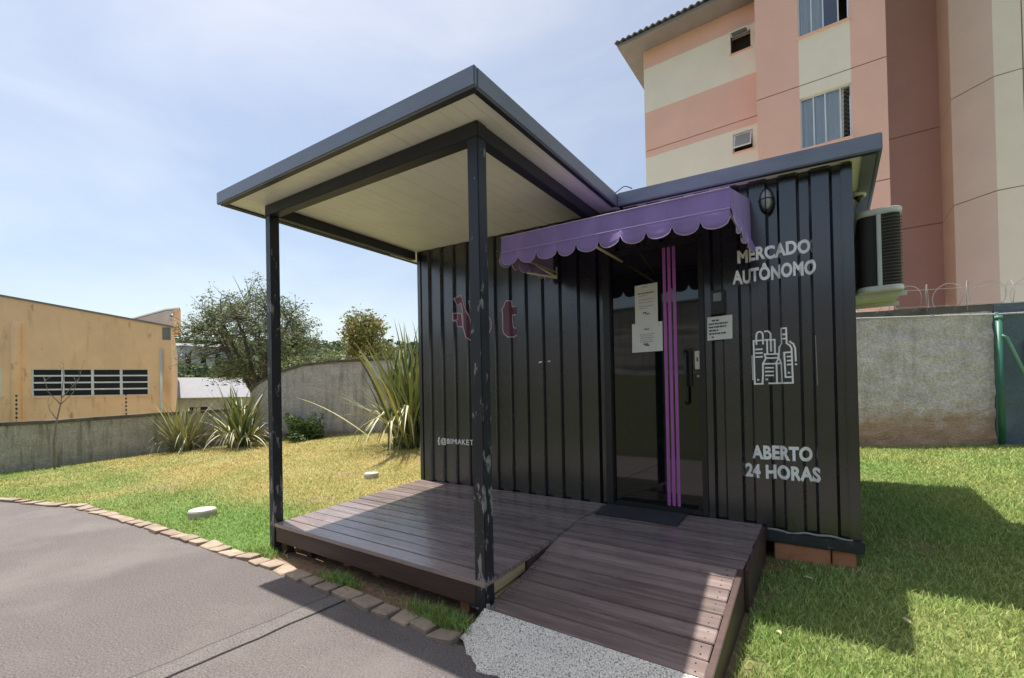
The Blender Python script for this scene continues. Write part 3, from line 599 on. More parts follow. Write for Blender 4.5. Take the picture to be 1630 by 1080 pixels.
for xx in (ax0+0.02, 2.45, ax1-0.02):
    mb.tube([(xx, ay+0.01, zt_-0.014+azs(xx)), (xx, 0.0, 2.29+azs(xx)*0.4)], 0.01, 8); mb.tube([(xx, ay+0.02, zm_+0.01+azs(xx)), (xx, 0.0, 2.03+azs(xx))], 0.01, 8)
mb.build('frame_tube', MT['creammetal'], aw, True)
mb = MB(); mb.tube([(1.86, -0.55, 1.90+0.03), (2.02, -0.35, 1.90), (2.02, -0.35, 1.99)], 0.009, 6); mb.tube([(2.02, -0.35, 1.905), (1.86, -0.4, 2.02)], 0.009, 6); mb.build('bracket', MT['creammetal'], aw, True)

# ------------------------------------------------------------------ deck and ramp
deck = thing('wooden_deck', 'dark stained plank deck under the porch canopy', 'deck', (1.1, -0.8, -0.36))
zd = lambda y: 0.058*y-0.004
NP = 14; pw = 1.668/NP
for k in range(NP):
    y1 = -0.004-k*pw; y0 = y1-pw+0.006
    def seg(x0, x1, dz=0.0):
        t1, t2 = random.uniform(-.0018, .0018), random.uniform(-.0018, .0018); b1 = random.uniform(-.002, .002)
        mb = MB(); mb.hexa([(x0, y0, zd(y0)-0.028+dz), (x1, y0+b1, zd(y0)-0.028+dz), (x1, y1, zd(y1)-0.028+dz), (x0, y1, zd(y1)-0.028+dz)], [(x0, y0, zd(y0)+t1+dz), (x1, y0+b1, zd(y0)+t2+dz), (x1, y1, zd(y1)+t2*0.4+dz), (x0, y1, zd(y1)+t1*0.4+dz)])
        return mb.build('plank', MT['wood'], deck, bevel=0.003)
    if k < 7:
        jx = 2.262+random.choice((-0.02, 0.0, 0.0))
        seg(0.0+random.uniform(-.006, .006), jx-0.002); seg(jx+0.002, 3.437+random.uniform(-.004, .004), -0.002)
    else: seg(0.0+random.uniform(-.006, .006), 2.272+random.uniform(-.008, .004))
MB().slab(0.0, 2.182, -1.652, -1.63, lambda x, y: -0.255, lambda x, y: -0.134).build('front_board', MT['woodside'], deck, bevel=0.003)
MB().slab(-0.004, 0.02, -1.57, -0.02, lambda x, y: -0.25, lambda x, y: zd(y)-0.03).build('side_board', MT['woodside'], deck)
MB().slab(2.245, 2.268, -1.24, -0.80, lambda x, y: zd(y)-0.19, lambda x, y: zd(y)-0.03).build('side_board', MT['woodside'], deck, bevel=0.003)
MB().slab(2.225, 2.25, -1.57, -1.245, lambda x, y: zd(y)-0.1, lambda x, y: zd(y)-0.03).build('joist', MT['palewood'], deck)
MB().slab(2.235, 2.262, -1.57, -1.3, lambda x, y: zd(y)-0.19, lambda x, y: zd(y)-0.115).build('joist', MT['palewood'], deck)
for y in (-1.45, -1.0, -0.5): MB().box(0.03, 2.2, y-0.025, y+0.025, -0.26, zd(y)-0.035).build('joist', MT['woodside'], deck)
for x, y in ((0.03, -1.6), (0.32, -1.55), (2.0, -1.56), (1.1, -1.5), (0.75, -1.5)): MB().box(x, x+0.07, y-0.02, y+0.05, -0.42, -0.2).build('foot_block', MT['woodside'] if x < 0.5 else MT['brick'], deck)
for x0 in (2.3, 3.38):
    for y in (-0.1, -0.7): MB().box(x0, x0+0.05, y-0.03, y+0.03, -0.4, zd(y)-0.034).build('foot_block', MT['woodside'], deck)
ramp = thing('wooden_ramp', 'plank ramp leading from the concrete apron up to the door landing', 'ramp', (2.85, -1.3, -0.36))
YR0, YR1 = -0.004-7*pw, -1.672
zr_ = lambda y: zd(YR0)-0.004+(y-YR0)/(YR1-YR0)*(-0.238-(zd(YR0)-0.004))
NR = 8; rw = (YR0-YR1)/NR
for k in range(NR):
    y1 = YR0-k*rw-0.001; y0 = y1-rw+0.006; x0 = 2.275+random.uniform(-.003, .006); x1 = 3.405+random.uniform(-.004, .004); t = random.uniform(-.0015, .0015)
    mb = MB(); mb.hexa([(x0, y0, zr_(y0)-0.028), (x1, y0, zr_(y0)-0.028), (x1, y1, zr_(y1)-0.028), (x0, y1, zr_(y1)-0.028)], [(x0, y0, zr_(y0)+t), (x1, y0, zr_(y0)-t), (x1, y1, zr_(y1)-t), (x0, y1, zr_(y1)+t)])
    mb.build('plank', MT['wood'], ramp, bevel=0.003)
mb = MB(); mb.hexa([(3.409, YR1-0.005, -0.38), (3.44, YR1-0.005, -0.38), (3.44, YR0, -0.3), (3.409, YR0, -0.3)], [(3.409, YR1-0.005, zr_(YR1)+0.003), (3.44, YR1-0.005, zr_(YR1)+0.003), (3.44, YR0, zr_(YR0)+0.003), (3.409, YR0, zr_(YR0)+0.003)])
mb.build('side_board', MT['woodside'], ramp, bevel=0.003)
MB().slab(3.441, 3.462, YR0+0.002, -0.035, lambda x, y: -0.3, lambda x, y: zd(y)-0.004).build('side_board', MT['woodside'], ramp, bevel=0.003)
MB().box(2.3, 3.4, -1.655, -1.63, -0.4, -0.27).build('end_board', MT['woodside'], ramp)
# screw heads on the sunny ramp planks and deck
mb = MB()
for k in range(NR):
    for xx in (2.32, 3.36):
        for q in (0.28, 0.72):
            y = YR0-k*rw-rw*q; mb.cyl((xx+random.uniform(-.01, .01), y, zr_(y)-0.001), 0.004, 0.0025, 6)
mb.build('screw_heads', MT['rubber'], ramp)['kind'] = 'stuff'
mt = thing('doormat', 'thin black rubber doormat on the planks at the glass door', 'doormat', (2.6, -0.16, 0))
mb = MB(); zz = lambda x, y: zd(y)+0.0025
mb.slab(2.285, 2.935, -0.305, -0.016, zz, lambda x, y: zz(x, y)+0.007).build('mat', MT['mat'], mt, bevel=0.003)

# ------------------------------------------------------------------ air conditioner and camera on the container side
ac = thing('air_conditioner', 'outdoor air conditioner unit bracketed to the side of the container', 'air conditioner', (4.15, 1.1, 1.62))
A0, A1, B0, B1 = 4.035, 4.315, 0.72, 1.5
def rrect(x0, x1, y0, y1, r, n=5):
    P = []
    for cx, cy, a in ((x1-r, y0+r, -90), (x1-r, y1-r, 0), (x0+r, y1-r, 90), (x0+r, y0+r, 180)):
        P += [(cx+r*math.cos(R(a+90*i/n)), cy+r*math.sin(R(a+90*i/n))) for i in range(n+1)]
    return P
def rprism(rr, z0, z1): return MB().prism([(a, b, z0) for a, b in rr], (0, 0, z1-z0))
rprism(rrect(A0+0.012, A1-0.012, B0+0.015, B1-0.015, 0.06), 1.70, 2.245).build('coil', MT['acdark'], ac)
rprism(rrect(A0, A1, B0, B1, 0.07), 2.24, 2.285).build('top_cover', MT['acwhite'], ac, bevel=0.008)
rprism(rrect(A0, A1, B0, B1, 0.07), 1.665, 1.705).build('base_tray', MT['acwhite'], ac, bevel=0.006)
MB().box(4.158, 4.186, B0+0.002, B0+0.018, 1.7, 2.245).build('guard_bar', MT['acwhite'], ac, bevel=0.004)
for k in range(21):
    z = 1.72+k*0.0245; rr = rrect(A0+0.006, A1-0.006, B0+0.009, B1-0.009, 0.062)
    rr = [p for p in rr if p[0] > 4.19 and p[1] < 1.4]
    mb = MB(); mb.tube([(a, b, z) for a, b in [(4.19, B0+0.009)]+rr], 0.0045, 4); mb.build('grille_slat', MT['acfin'], ac)
for y in (0.84, 1.36):
    mb = MB(); mb.box(3.986, A1+0.02, y-0.018, y+0.018, 1.632, 1.664); mb.box(3.986, 4.002, y-0.018, y+0.018, 1.55, 1.631); mb.build('bracket', MT['acwhite'], ac)
cm = thing('security_camera', 'small dome security camera under the side eave', 'camera', (4.05, 0.72, 2.33))
mb = MB(); mb.cyl((4.055, 0.62, zsof(4.05, .62)-0.035), 0.045, 0.034, 20); mb.build('base', MT['acwhite'], cm, True)
mb = MB(); mb.tube([(4.055, 0.62, zsof(4.05, .62)-0.036-0.045*(1-math.cos(R(90*i/6)))) for i in range(7)], [0.036*math.cos(R(88*i/6)) for i in range(7)], 16); mb.build('dome', MT['plasticblack'], cm, True)

# ------------------------------------------------------------------ boundary walls
def wall_thing(name, label, pts, mat, capmat, tops, th=0.16, cap=0.07, capo=0.03, base=0.3, nseg=0.16, rough=0.012):
    """wall along a polyline with a rough front face; tops: z of its top at each point"""
    t = thing(name, label, 'wall', (pts[0][0], pts[0][1], Gz(*pts[0])))
    P = []; T = []
    for i in range(len(pts)-1):
        a, b = Vector(pts[i]), Vector(pts[i+1]); n = max(1, int((b-a).length/nseg))
        for k in range(n): P.append(a.lerp(b, k/n)); T.append(tops[i]+(tops[i+1]-tops[i])*k/n)
    P.append(Vector(pts[-1])); T.append(tops[-1])
    k = len(P); NRM = []
    for i in range(k):
        d = (P[min(i+1, k-1)]-P[max(i-1, 0)]).normalized(); NRM.append(Vector((d.y, -d.x)))
    nz = int(th*100); V = []; FF = []
    for i in range(k):
        zb = Gz(P[i].x, P[i].y)-base
        for j in range(nz+1):
            z = zb+(T[i]-zb)*j/nz; d = rough*(noise.noise(Vector((P[i].x*5, P[i].y*5, z*6)))+0.6*noise.noise(Vector((P[i].x*13, P[i].y*13, z*13))))
            V.append((P[i].x+NRM[i].x*d, P[i].y+NRM[i].y*d, z))
        V += [(P[i].x-NRM[i].x*th, P[i].y-NRM[i].y*th, T[i]), (P[i].x-NRM[i].x*th, P[i].y-NRM[i].y*th, zb)]
    st = nz+3
    for i in range(k-1):
        for j in range(st-1): FF.append((i*st+j, (i+1)*st+j, (i+1)*st+j+1, i*st+j+1))
    FF += [tuple(range(st)), tuple((k-1)*st+j for j in range(st))]
    MB().add(V, FF).build('render_face', mat, t)
    V = []; FF = []
    for i in range(k):
        o_, h = NRM[i]*capo, NRM[i]*(th+capo); jz = 0.006*noise.noise(Vector((P[i].x*6, P[i].y*6, 3)))
        V += [(P[i].x+o_.x, P[i].y+o_.y, T[i]+0.001), (P[i].x+o_.x, P[i].y+o_.y, T[i]+cap+jz), (P[i].x-h.x, P[i].y-h.y, T[i]+cap-jz), (P[i].x-h.x, P[i].y-h.y, T[i]+0.001)]
    for i in range(k-1):
        for j in range(4): FF.append((i*4+j, (i+1)*4+j, (i+1)*4+(j+1) % 4, i*4+(j+1) % 4))
    FF += [(0, 1, 2, 3), tuple((k-1)*4+j for j in range(4))]
    MB().add(V, FF).build('coping', capmat, t)
    return t
wall_thing('boundary_wall', 'low stained grey wall with dark coping before the orange building', [(-8.2, -9.0), (-8.6, -5.5), (-8.95, -2.2), (-9.1, -1.5), (-8.95, 0.1), (-8.65, 1.0), (-8.1, 1.85)], MT['wallL'], MT['cap'], [0.5, 0.5, 0.53, 0.53, 0.6, 0.63, 0.66])
wall_thing('boundary_wall', 'curved grey rendered wall rising in a swoop behind the flax clumps', [(-8.05, 1.9), (-7.95, 2.02), (-7.8, 2.17), (-7.55, 2.42), (-7.2, 2.8), (-6.75, 3.4), (-6.2, 3.95), (-5.4, 4.3), (-3.5, 4.6), (0.0, 4.5)], MT['wallM'], MT['cap'], [1.12, 1.28, 1.42, 1.60, 1.76, 1.86, 1.89, 1.9, 1.92, 1.95], cap=0.06)
wall_thing('boundary_wall', 'rough grey rendered wall with soil-stained foot behind the container', [(0.02, 4.5), (2.2, 4.45), (4.2, 4.9), (5.73, 5.497)], MT['wallR'], MT['cap'], [1.96, 1.96, 1.965, 1.985], rough=0.03, nseg=0.05, cap=0.1, capo=0.012, th=0.34)
wall_thing('painted_wall', 'blue-grey painted continuation of the rough wall beyond the green post', [(5.735, 5.499), (6.6, 5.84), (9.5, 6.97)], MT['wallB'], MT['wallB'], [1.985, 1.99, 2.0], rough=0.016, cap=0.1, capo=0.012)
wall_thing('opposite_wall', 'long grey wall at the top of the grass bank across the drive', [(16, -10.0), (-14, -10.0)], MT['wallM'], MT['cap'], [3.5, 3.5], nseg=1.0)
wd = Vector((1.54, 0.6, 0)).normalized(); wn = Vector((wd.y, -wd.x, 0))
cp = thing('conduit', 'thin grey conduit pipe clipped along the top of the rough wall', 'pipe', (4.2, 4.87, 1.9))
mb = MB(); mb.tube([Vector((3.0, 4.65, 1.985)), Vector((4.2, 4.9, 1.968))+wn*0.05, Vector((5.74, 5.5, 1.93))+wn*0.05, Vector((9.4, 6.93, 1.96))+wn*0.05], 0.013, 8); mb.build('tube', MT['pipe'], cp, True)
for s in (0.9, 1.65, 2.4): q = Vector((4.2, 4.9, 1.952-0.012*s))+wd*s+wn*0.05; MB().box(q.x-0.015, q.x+0.015, q.y-0.02, q.y+0.02, q.z-0.02, q.z+0.03).build('clip', MT['pipe'], cp)
gp = thing('fence_post', 'green tubular fence post with diagonal brace before the blue-grey wall', 'post', (5.72, 5.42, 0.0))
b0 = Vector((5.73, 5.5, 0))+wn*0.1; zg = Gz(b0.x, b0.y)
mb = MB(); mb.tube([(b0.x, b0.y, zg-0.1), (b0.x, b0.y, 1.86)], 0.036, 14); mb.build('post', MT['greenpaint'], gp, True)
mb = MB(); mb.tube([(b0.x, b0.y, 1.86), (b0.x, b0.y, 1.9)], 0.042, 14); mb.build('cap', MT['greenlight'], gp, True)
mb = MB(); mb.tube([Vector((b0.x, b0.y, 1.62))+wn*0.04, Vector((b0.x, b0.y, 1.6))+wd*0.05+wn*0.045, Vector((b0.x, b0.y, 0.06))+wd*0.62+wn*0.05], 0.022, 10); mb.build('brace', MT['greenlight'], gp, True)
q = Vector((5.73, 5.5, 0))+wd*0.37+wn*0.06
tag(MB().box(q.x-0.03, q.x+0.22, q.y-0.02, q.y+0.05, 1.18, 1.55).build('fire_box', MT['redpaint'], bevel=0.01), 'red box hung on the blue-grey wall', 'box')
tag(MB().box(q.x-0.08, q.x+0.1, q.y-0.25, q.y-0.1, Gz(q.x, q.y-.2)-0.01, Gz(q.x, q.y-.2)+0.05).build('red_block', MT['brick'], bevel=0.01), 'small reddish block on the grass below the green post', 'block')
def coils(name, label, a, b, n, r, zc, mat, group=None, tilt=0.5):
    t = thing(name, label, 'razor wire', (a[0], a[1], zc-r), group=group)
    a, b = Vector(a), Vector(b); d = (b-a).normalized()
    for k in range(n):
        c = a.lerp(b, (k+0.5)/n); tl = tilt*(1 if k % 2 else -1)+random.uniform(-.15, .15); rr = r*random.uniform(0.9, 1.08)
        e = (d*math.sin(tl)+Vector((d.y, -d.x))*math.cos(tl))
        mb = MB(); mb.tube([(c.x+e.x*rr*math.cos(x), c.y+e.y*rr*math.cos(x), zc+rr*math.sin(x)) for x in np.linspace(0, 2*math.pi, 25)], 0.0035, 4, False); mb.build('coil', mat, t)
    mb = MB(); mb.tube([(a.x, a.y, zc-r*0.55), (b.x, b.y, zc-r*0.55)], 0.003, 4); mb.tube([(a.x, a.y, zc+r*0.62), (b.x, b.y, zc+r*0.62)], 0.003, 4); mb.build('strand', mat, t)
coils('razor_wire', 'loops of razor wire on top of the rough wall below the apartments', (4.0, 4.88), (7.4, 6.2), 15, 0.21, 2.22, MT['wire'])
coils('razor_wire', 'small loops of razor wire along the swooping curved wall', (-7.45, 2.6), (-6.45, 3.75), 14, 0.11, 1.93, MT['twig'])
for s, (x, y) in enumerate(((-9.12, -1.95), (-9.0, -0.3))):
    rod = thing('fence_rod', 'electric fence rod with black insulators on the low wall ' + ('before the boxed pipe' if s == 0 else 'before the louvred window'), 'rod', (x, y, 0.6), group='electric fence rods on the low wall')
    mb = MB(); mb.tube([(x, y, 0.6), (x, y, 1.12)], 0.006, 6); mb.build('rod', MT['wire'], rod)
    for k in range(6): mb = MB(); mb.cyl((x, y, 0.66+k*0.085), 0.016, 0.035, 8); mb.build('insulator', MT['plasticblack'], rod)

# concrete stubs in the lawn
for x, y, r, lab in ((-1.92, -1.48, 0.135, 'round pale concrete lid standing in the grass beside the drive'), (-1.56, 0.52, 0.1, 'small round concrete lid in the dry lawn beside the container')):
    z = Gz(x, y); mb = MB(); mb.tube([(x, y, z-0.05), (x+0.004, y, z+0.06), (x+0.004, y, z+0.075), (x+0.004, y, z+0.08)], [r, r*1.02, r*0.97, r*0.9], 26)
    tag(mb.build('concrete_lid', MT['stub']), lab, 'concrete lid')

# ------------------------------------------------------------------ apartment building
apt = thing('apartment_building', 'pink and cream apartment block with corrugated eave behind the wall', 'building', (2, 10, 0))
FL = 2.72; GRV = [8.265-FL*k for k in range(0, 4)]
def cells(xsb, zsb, colf, y0, th, holes):
    grp = {}
    for a, b in zip(xsb[:-1], xsb[1:]):
        for c, d in zip(zsb[:-1], zsb[1:]):
            mx_, mz = (a+b)/2, (c+d)/2
            if any(h[0] < mx_ < h[1] and h[2] < mz < h[3] for h in holes): continue
            gr = any(abs(mz-g) < 0.011 for g in GRV)
            key = 'groove' if gr else colf(mx_, mz)
            MB().box(a, b, y0+(0.02 if gr else 0), y0+th, c, d).build('painted_wall' if not gr else 'joint_groove', MT[key], apt)
def zb(lo, hi, extra):
    s = {lo, hi}
    for g in GRV: s |= {g-0.011, g+0.011}
    s |= set(extra); return sorted(z for z in s if lo <= z <= hi)
WX = (3.365, 4.365); bigw = [(6.72-FL*k, 7.96-FL*k) for k in range(-1, 3)]
SX = (1.772, 2.262); smw = [(7.44-FL*k, 7.95-FL*k) for k in range(-1, 3)]
holesR = [(WX[0], WX[1], a, b) for a, b in bigw]; holesL = [(SX[0], SX[1], a, b) for a, b in smw]
cells([2.45, WX[0], WX[1], 5.0], zb(-0.3, 14.6, [z for w_ in bigw for z in w_]), lambda x, z: 'cream' if WX[0] < x < WX[1] else 'pink', 9.4, 0.2, holesR)  # top storey out of view, added to block sun from the right wing
def colL(x, z):
    q = (z-8.06) % FL
    return 'pink' if q < 1.38 or z > 10.78 else 'cream'
cells([-0.65, SX[0], SX[1], 2.449], zb(-0.3, 11.36, [z for w_ in smw for z in w_]+[8.06+FL*k for k in range(-3, 2)]+[9.44+FL*k for k in range(-3, 1)]), colL, 10.1, 0.2, holesL)
for a, b, y0, y1, mm in ((-0.65, -0.45, 10.301, 19, 'cream'), (4.8, 4.999, 9.601, 13.8, 'pink'), (2.45, 2.65, 9.601, 14.9, 'pink')):
    MB().box(a, b, y0, y1, -0.3, 11.35 if a < 0 else 14.55).build('side_wall', MT[mm], apt)
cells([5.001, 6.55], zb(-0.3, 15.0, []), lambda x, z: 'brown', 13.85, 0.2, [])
wz = zb(-0.3, 15.0, [])
def slabwall(p0, p1, mat):
    d = Vector((p1[0]-p0[0], p1[1]-p0[1])); nn = Vector((d.y, -d.x)).normalized(); gm = MB(); wm = MB()
    for c, e in zip(wz[:-1], wz[1:]):
        gr = any(abs((c+e)/2-g) < 0.011 for g in GRV); off = nn*(-0.02 if gr else 0)
        A = Vector(p0)+off; B = Vector(p1)+off; Ci = Vector(p1)-nn*0.2; Di = Vector(p0)-nn*0.2
        MB().hexa([(q.x, q.y, c) for q in (A, B, Ci, Di)], [(q.x, q.y, e) for q in (A, B, Ci, Di)]).build('joint_groove' if gr else 'painted_wall', MT['groove' if gr else mat], apt)
slabwall((6.5, 13.849), (6.5, 12.39), 'cream'); slabwall((6.5, 12.388), (7.152, 11.812), 'cream_shaded'); slabwall((7.154, 11.81), (7.62, 11.81), 'cream'); slabwall((7.64, 11.8), (14, 11.8), 'cream')
# windows
def window_big(a, b, k):
    win = MB().box(WX[0], WX[1], 10.6, 10.62, a-0.4, b+0.3).build('window', MT['room'], apt)
    fm = MB(); y0, y1 = 9.46, 9.5
    fm.box(WX[0], WX[1], y0, y1, a, a+0.035); fm.box(WX[0], WX[1], y0, y1, b-0.035, b)
    for x in (WX[0], WX[1]-0.03): fm.box(x, x+0.03, y0, y1, a+0.036, b-0.036)
    for q in (0.27, 0.5, 0.79): fm.box(WX[0]+q-0.014, WX[0]+q+0.014, y0-0.006, y1-0.006, a+0.036, b-0.036)
    fm.build('window_frame', MT['alu'], win)
    for q0, q1 in ((0.03, 0.256), (0.284, 0.486), (0.514, 0.776)): MB().box(WX[0]+q0, WX[0]+q1, 9.478, 9.482, a+0.036, b-0.036).build('pane', MT['glass'], win)
    mb = MB(); V = []; n = 46; c1 = 0.82 if k == 0 else 0.48
    for i in range(n+1):
        x = WX[0]+0.02+c1*i/n; y = 9.535+0.018*math.sin(i*1.35)+0.012*math.sin(i*0.6); V += [(x, y, a-0.1), (x+0.02*math.sin(i)*(k == 0), y, b-0.02)]
    mb.add(V, [(2*i, 2*i+2, 2*i+3, 2*i+1) for i in range(n)]).build('curtain', MT['curtain'], win, True)
    if k == 0:                                            # netting in the open leaf
        mb = MB()
        for i in range(12):
            z = a+0.04+i*0.1; x0 = WX[0]+0.8; x1 = WX[1]-0.03; mb.tube([(x0, 9.47, z), (x1, 9.47, min(z+0.17, b-.04))], 0.003, 4); mb.tube([(x1, 9.47, z), (x0, 9.47, min(z+0.17, b-.04))], 0.003, 4)
        mb.build('safety_net', MT['wire'], win)
    mb = MB(); mb.box(WX[0]-0.03, WX[1]+0.03, 9.36, 9.45, a-0.045, a-0.001); mb.build('sill', MT['pink'], win, bevel=0.004)
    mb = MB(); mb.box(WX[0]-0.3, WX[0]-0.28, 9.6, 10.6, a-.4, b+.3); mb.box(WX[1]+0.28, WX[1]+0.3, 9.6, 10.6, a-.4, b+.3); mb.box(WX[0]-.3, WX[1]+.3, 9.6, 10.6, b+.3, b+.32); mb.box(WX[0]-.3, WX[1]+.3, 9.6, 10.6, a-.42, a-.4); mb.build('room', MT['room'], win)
for k, (a, b) in enumerate([bigw[1], bigw[0], bigw[2]]): window_big(a, b, k)
def window_small(a, b, open_):
    win = MB().box(SX[0]-0.1, SX[1]+0.1, 10.45, 10.47, a-0.1, b+0.1).build('window', MT['room'], apt)
    fm = MB(); fm.box(SX[0], SX[1], 10.15, 10.19, a, a+0.025); fm.box(SX[0], SX[1], 10.15, 10.19, b-0.025, b)
    for x in (SX[0], SX[1]-0.025): fm.box(x, x+0.025, 10.15, 10.19, a+0.026, b-0.026)
    fm.build('window_frame', MT['alu'] if open_ < 0.6 else MT['room'], win)
    ca_, sa = math.cos(open_), math.sin(open_); L_ = b-a-0.05; zt2 = b-0.03
    def pt(x, s, o=0): return (x, 10.15-sa*s*L_-ca_*o, zt2-ca_*s*L_+sa*o)
    x0, x1 = SX[0]+0.03, SX[1]-0.03
    mb = MB()
    for s0, s1, xa1, xb1 in ((0, 0.07, x0, x1), (0.93, 1, x0, x1), (0.07, 0.93, x0, x0+0.03), (0.07, 0.93, x1-0.03, x1)):
        mb.hexa([pt(xa1, s1), pt(xb1, s1), pt(xb1, s0), pt(xa1, s0)], [pt(xa1, s1, .02), pt(xb1, s1, .02), pt(xb1, s0, .02), pt(xa1, s0, .02)])
    sh = mb.build('sash', MT['alu'], win)
    MB().hexa([pt(x0+.03, .93, .006), pt(x1-.03, .93, .006), pt(x1-.03, .07, .006), pt(x0+.03, .07, .006)], [pt(x0+.03, .93, .012), pt(x1-.03, .93, .012), pt(x1-.03, .07, .012), pt(x0+.03, .07, .012)]).build('pane', MT['frost'], win)
    MB().box(SX[0]-0.03, SX[1]+0.03, 10.06, 10.14, a-0.035, a-0.001).build('sill', MT['pink'], win, bevel=0.003)
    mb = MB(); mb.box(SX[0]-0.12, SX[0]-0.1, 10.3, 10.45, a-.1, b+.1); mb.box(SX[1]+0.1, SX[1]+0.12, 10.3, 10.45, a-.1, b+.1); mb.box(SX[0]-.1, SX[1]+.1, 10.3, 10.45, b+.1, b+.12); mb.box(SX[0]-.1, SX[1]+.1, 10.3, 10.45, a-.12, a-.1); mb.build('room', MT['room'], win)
window_small(*smw[1], 0.42); window_small(*smw[0], 1.25); window_small(*smw[2], 0.2)
# eaves and roof
MB().box(-1.22, 2.448, 9.45, 10.099, 11.33, 11.42).build('eave', MT['soffitgrey'], apt)
MB().box(-1.22, -0.651, 10.1, 19, 11.33, 11.42).build('eave', MT['soffitgrey'], apt)
MB().box(2.449, 5.6, 8.75, 9.399, 14.6, 14.7).build('eave', MT['soffitgrey'], apt)  # unseen eave, lifted along with the added sun-blocking storey
def corrug(x0, x1, ye, ze, yr, zr):
    mb = MB(); V = []; n = int((x1-x0)/0.177*8)
    for i in range(n+1):
        x = x0+(x1-x0)*i/n; d = 0.028*math.sin(2*math.pi*x/0.177)
        V += [(x, ye, ze+d), (x, yr, zr+d), (x, ye, ze+d-0.012), (x, yr, zr+d-0.012)]
    return mb.add(V, [q for i in range(n) for q in ((4*i, 4*i+4, 4*i+5, 4*i+1), (4*i+2, 4*i+3, 4*i+7, 4*i+6), (4*i, 4*i+2, 4*i+6, 4*i+4))]).build('roof', MT['tile'], apt, True)
corrug(-1.28, 2.449, 9.36, 11.46, 15, 13.0); corrug(2.45, 5.7, 8.66, 14.74, 15, 16.4)
MB().box(5.0, 14, 11.3, 19, 15.01, 15.2).build('roof', MT['tile'], apt)

# ------------------------------------------------------------------ orange building beyond the low wall
fA = Vector((-20.4, -0.09, 0)); frz = math.atan2(0.820, 0.572)
ob = thing('orange_building', 'stained orange rendered building with sloping parapet and louvred windows', 'building', (fA.x, fA.y, -1.5), frz, world=False)
off = 1.5                                                 # parts are in the building's own frame, floor at 0
S0, S1 = -9.0, 4.34
zr2 = lambda s: 4.72-0.185*s+off
def obp(mb, name, mat, parent=ob, **k): return mb.build(name, mat, parent, **k)
WZ0, WZ1 = 1.2+off, 2.23+off; wins = [(0.0, 3.58), (-4.45, -0.86)]
mb = MB()
for a, b in ((S0, -4.45), (-0.86, 0.0), (3.58, S1)): mb.slab(a, b, 0, 0.25, lambda x, y: -1.0, lambda x, y: WZ1)
for a, b in wins: mb.box(a, b, 0, 0.25, -1.0, WZ0)
mb.slab(S0, S1, 0, 0.25, lambda x, y: WZ1, lambda x, y: zr2(x)); obp(mb, 'wall', MT['orange'])
obp(MB().hexa([(S1-0.25, 0.251, -1), (S1, 0.251, -1), (S1-3.3, 12, -1), (S1-3.55, 12, -1)], [(S1-0.25, 0.251, zr2(S1)-0.02), (S1, 0.251, zr2(S1)-0.02), (S1-3.3, 12, zr2(S1)-0.02), (S1-3.55, 12, zr2(S1)-0.02)]), 'side_wall', MT['orange'])
obp(MB().slab(S0, S1+0.06, -0.05, 0.3, lambda x, y: zr2(x)+0.001, lambda x, y: zr2(x)+0.07), 'roof_flashing', MT['flash'])
obp(MB().slab(S0, S1-3.6, 0.31, 12, lambda x, y: zr2(x)-0.3, lambda x, y: zr2(x)-0.15), 'roof', MT['tile'])
mb = MB(); mb.add([(2.45, 0.9, zr2(2.45)-0.1), (4.3, 0.9, zr2(4.3)-0.1), (4.3, 0.9, 4.78+off), (3.9, 0.9, 4.72+off), (3.2, 0.9, 4.46+off)], [(0, 1, 2, 3, 4)]); V0 = mb.v[:]
mb = MB(); mb.prism(V0, (0, 0.2, 0)); obp(mb, 'rear_parapet', MT['offwhite'])
obp(MB().box(4.18, 4.36, 0.86, 1.12, zr2(4.3)-0.2, 4.83+off), 'parapet_end', MT['orange'])
obp(MB().tube([(2.45, 1.0, zr2(2.45)-0.05), (3.2, 1.0, 4.5+off), (3.9, 1.0, 4.76+off), (4.36, 1.0, 4.84+off)], 0.07, 4), 'parapet_coping', MT['flash'])
obp(MB().box(4.05, 4.33, -0.012, -0.001, 3.4+off, 3.9+off), 'broken_render', MT['flash'])
mb = MB(); mb.tube([(-0.42, -0.02, -1), (-0.42, -0.02, 3.75+off), (-0.42, 0.02, 3.9+off), (-0.42, 0.12, 3.97+off)], 0.15, 12); obp(mb, 'pipe_boxing', MT['orange'], smooth=True)
mb = MB(); mb.tube([(4.02, -0.06, -1), (4.02, -0.06, 3.0+off)], 0.055, 8); obp(mb, 'downpipe', MT['offwhite'], smooth=True)
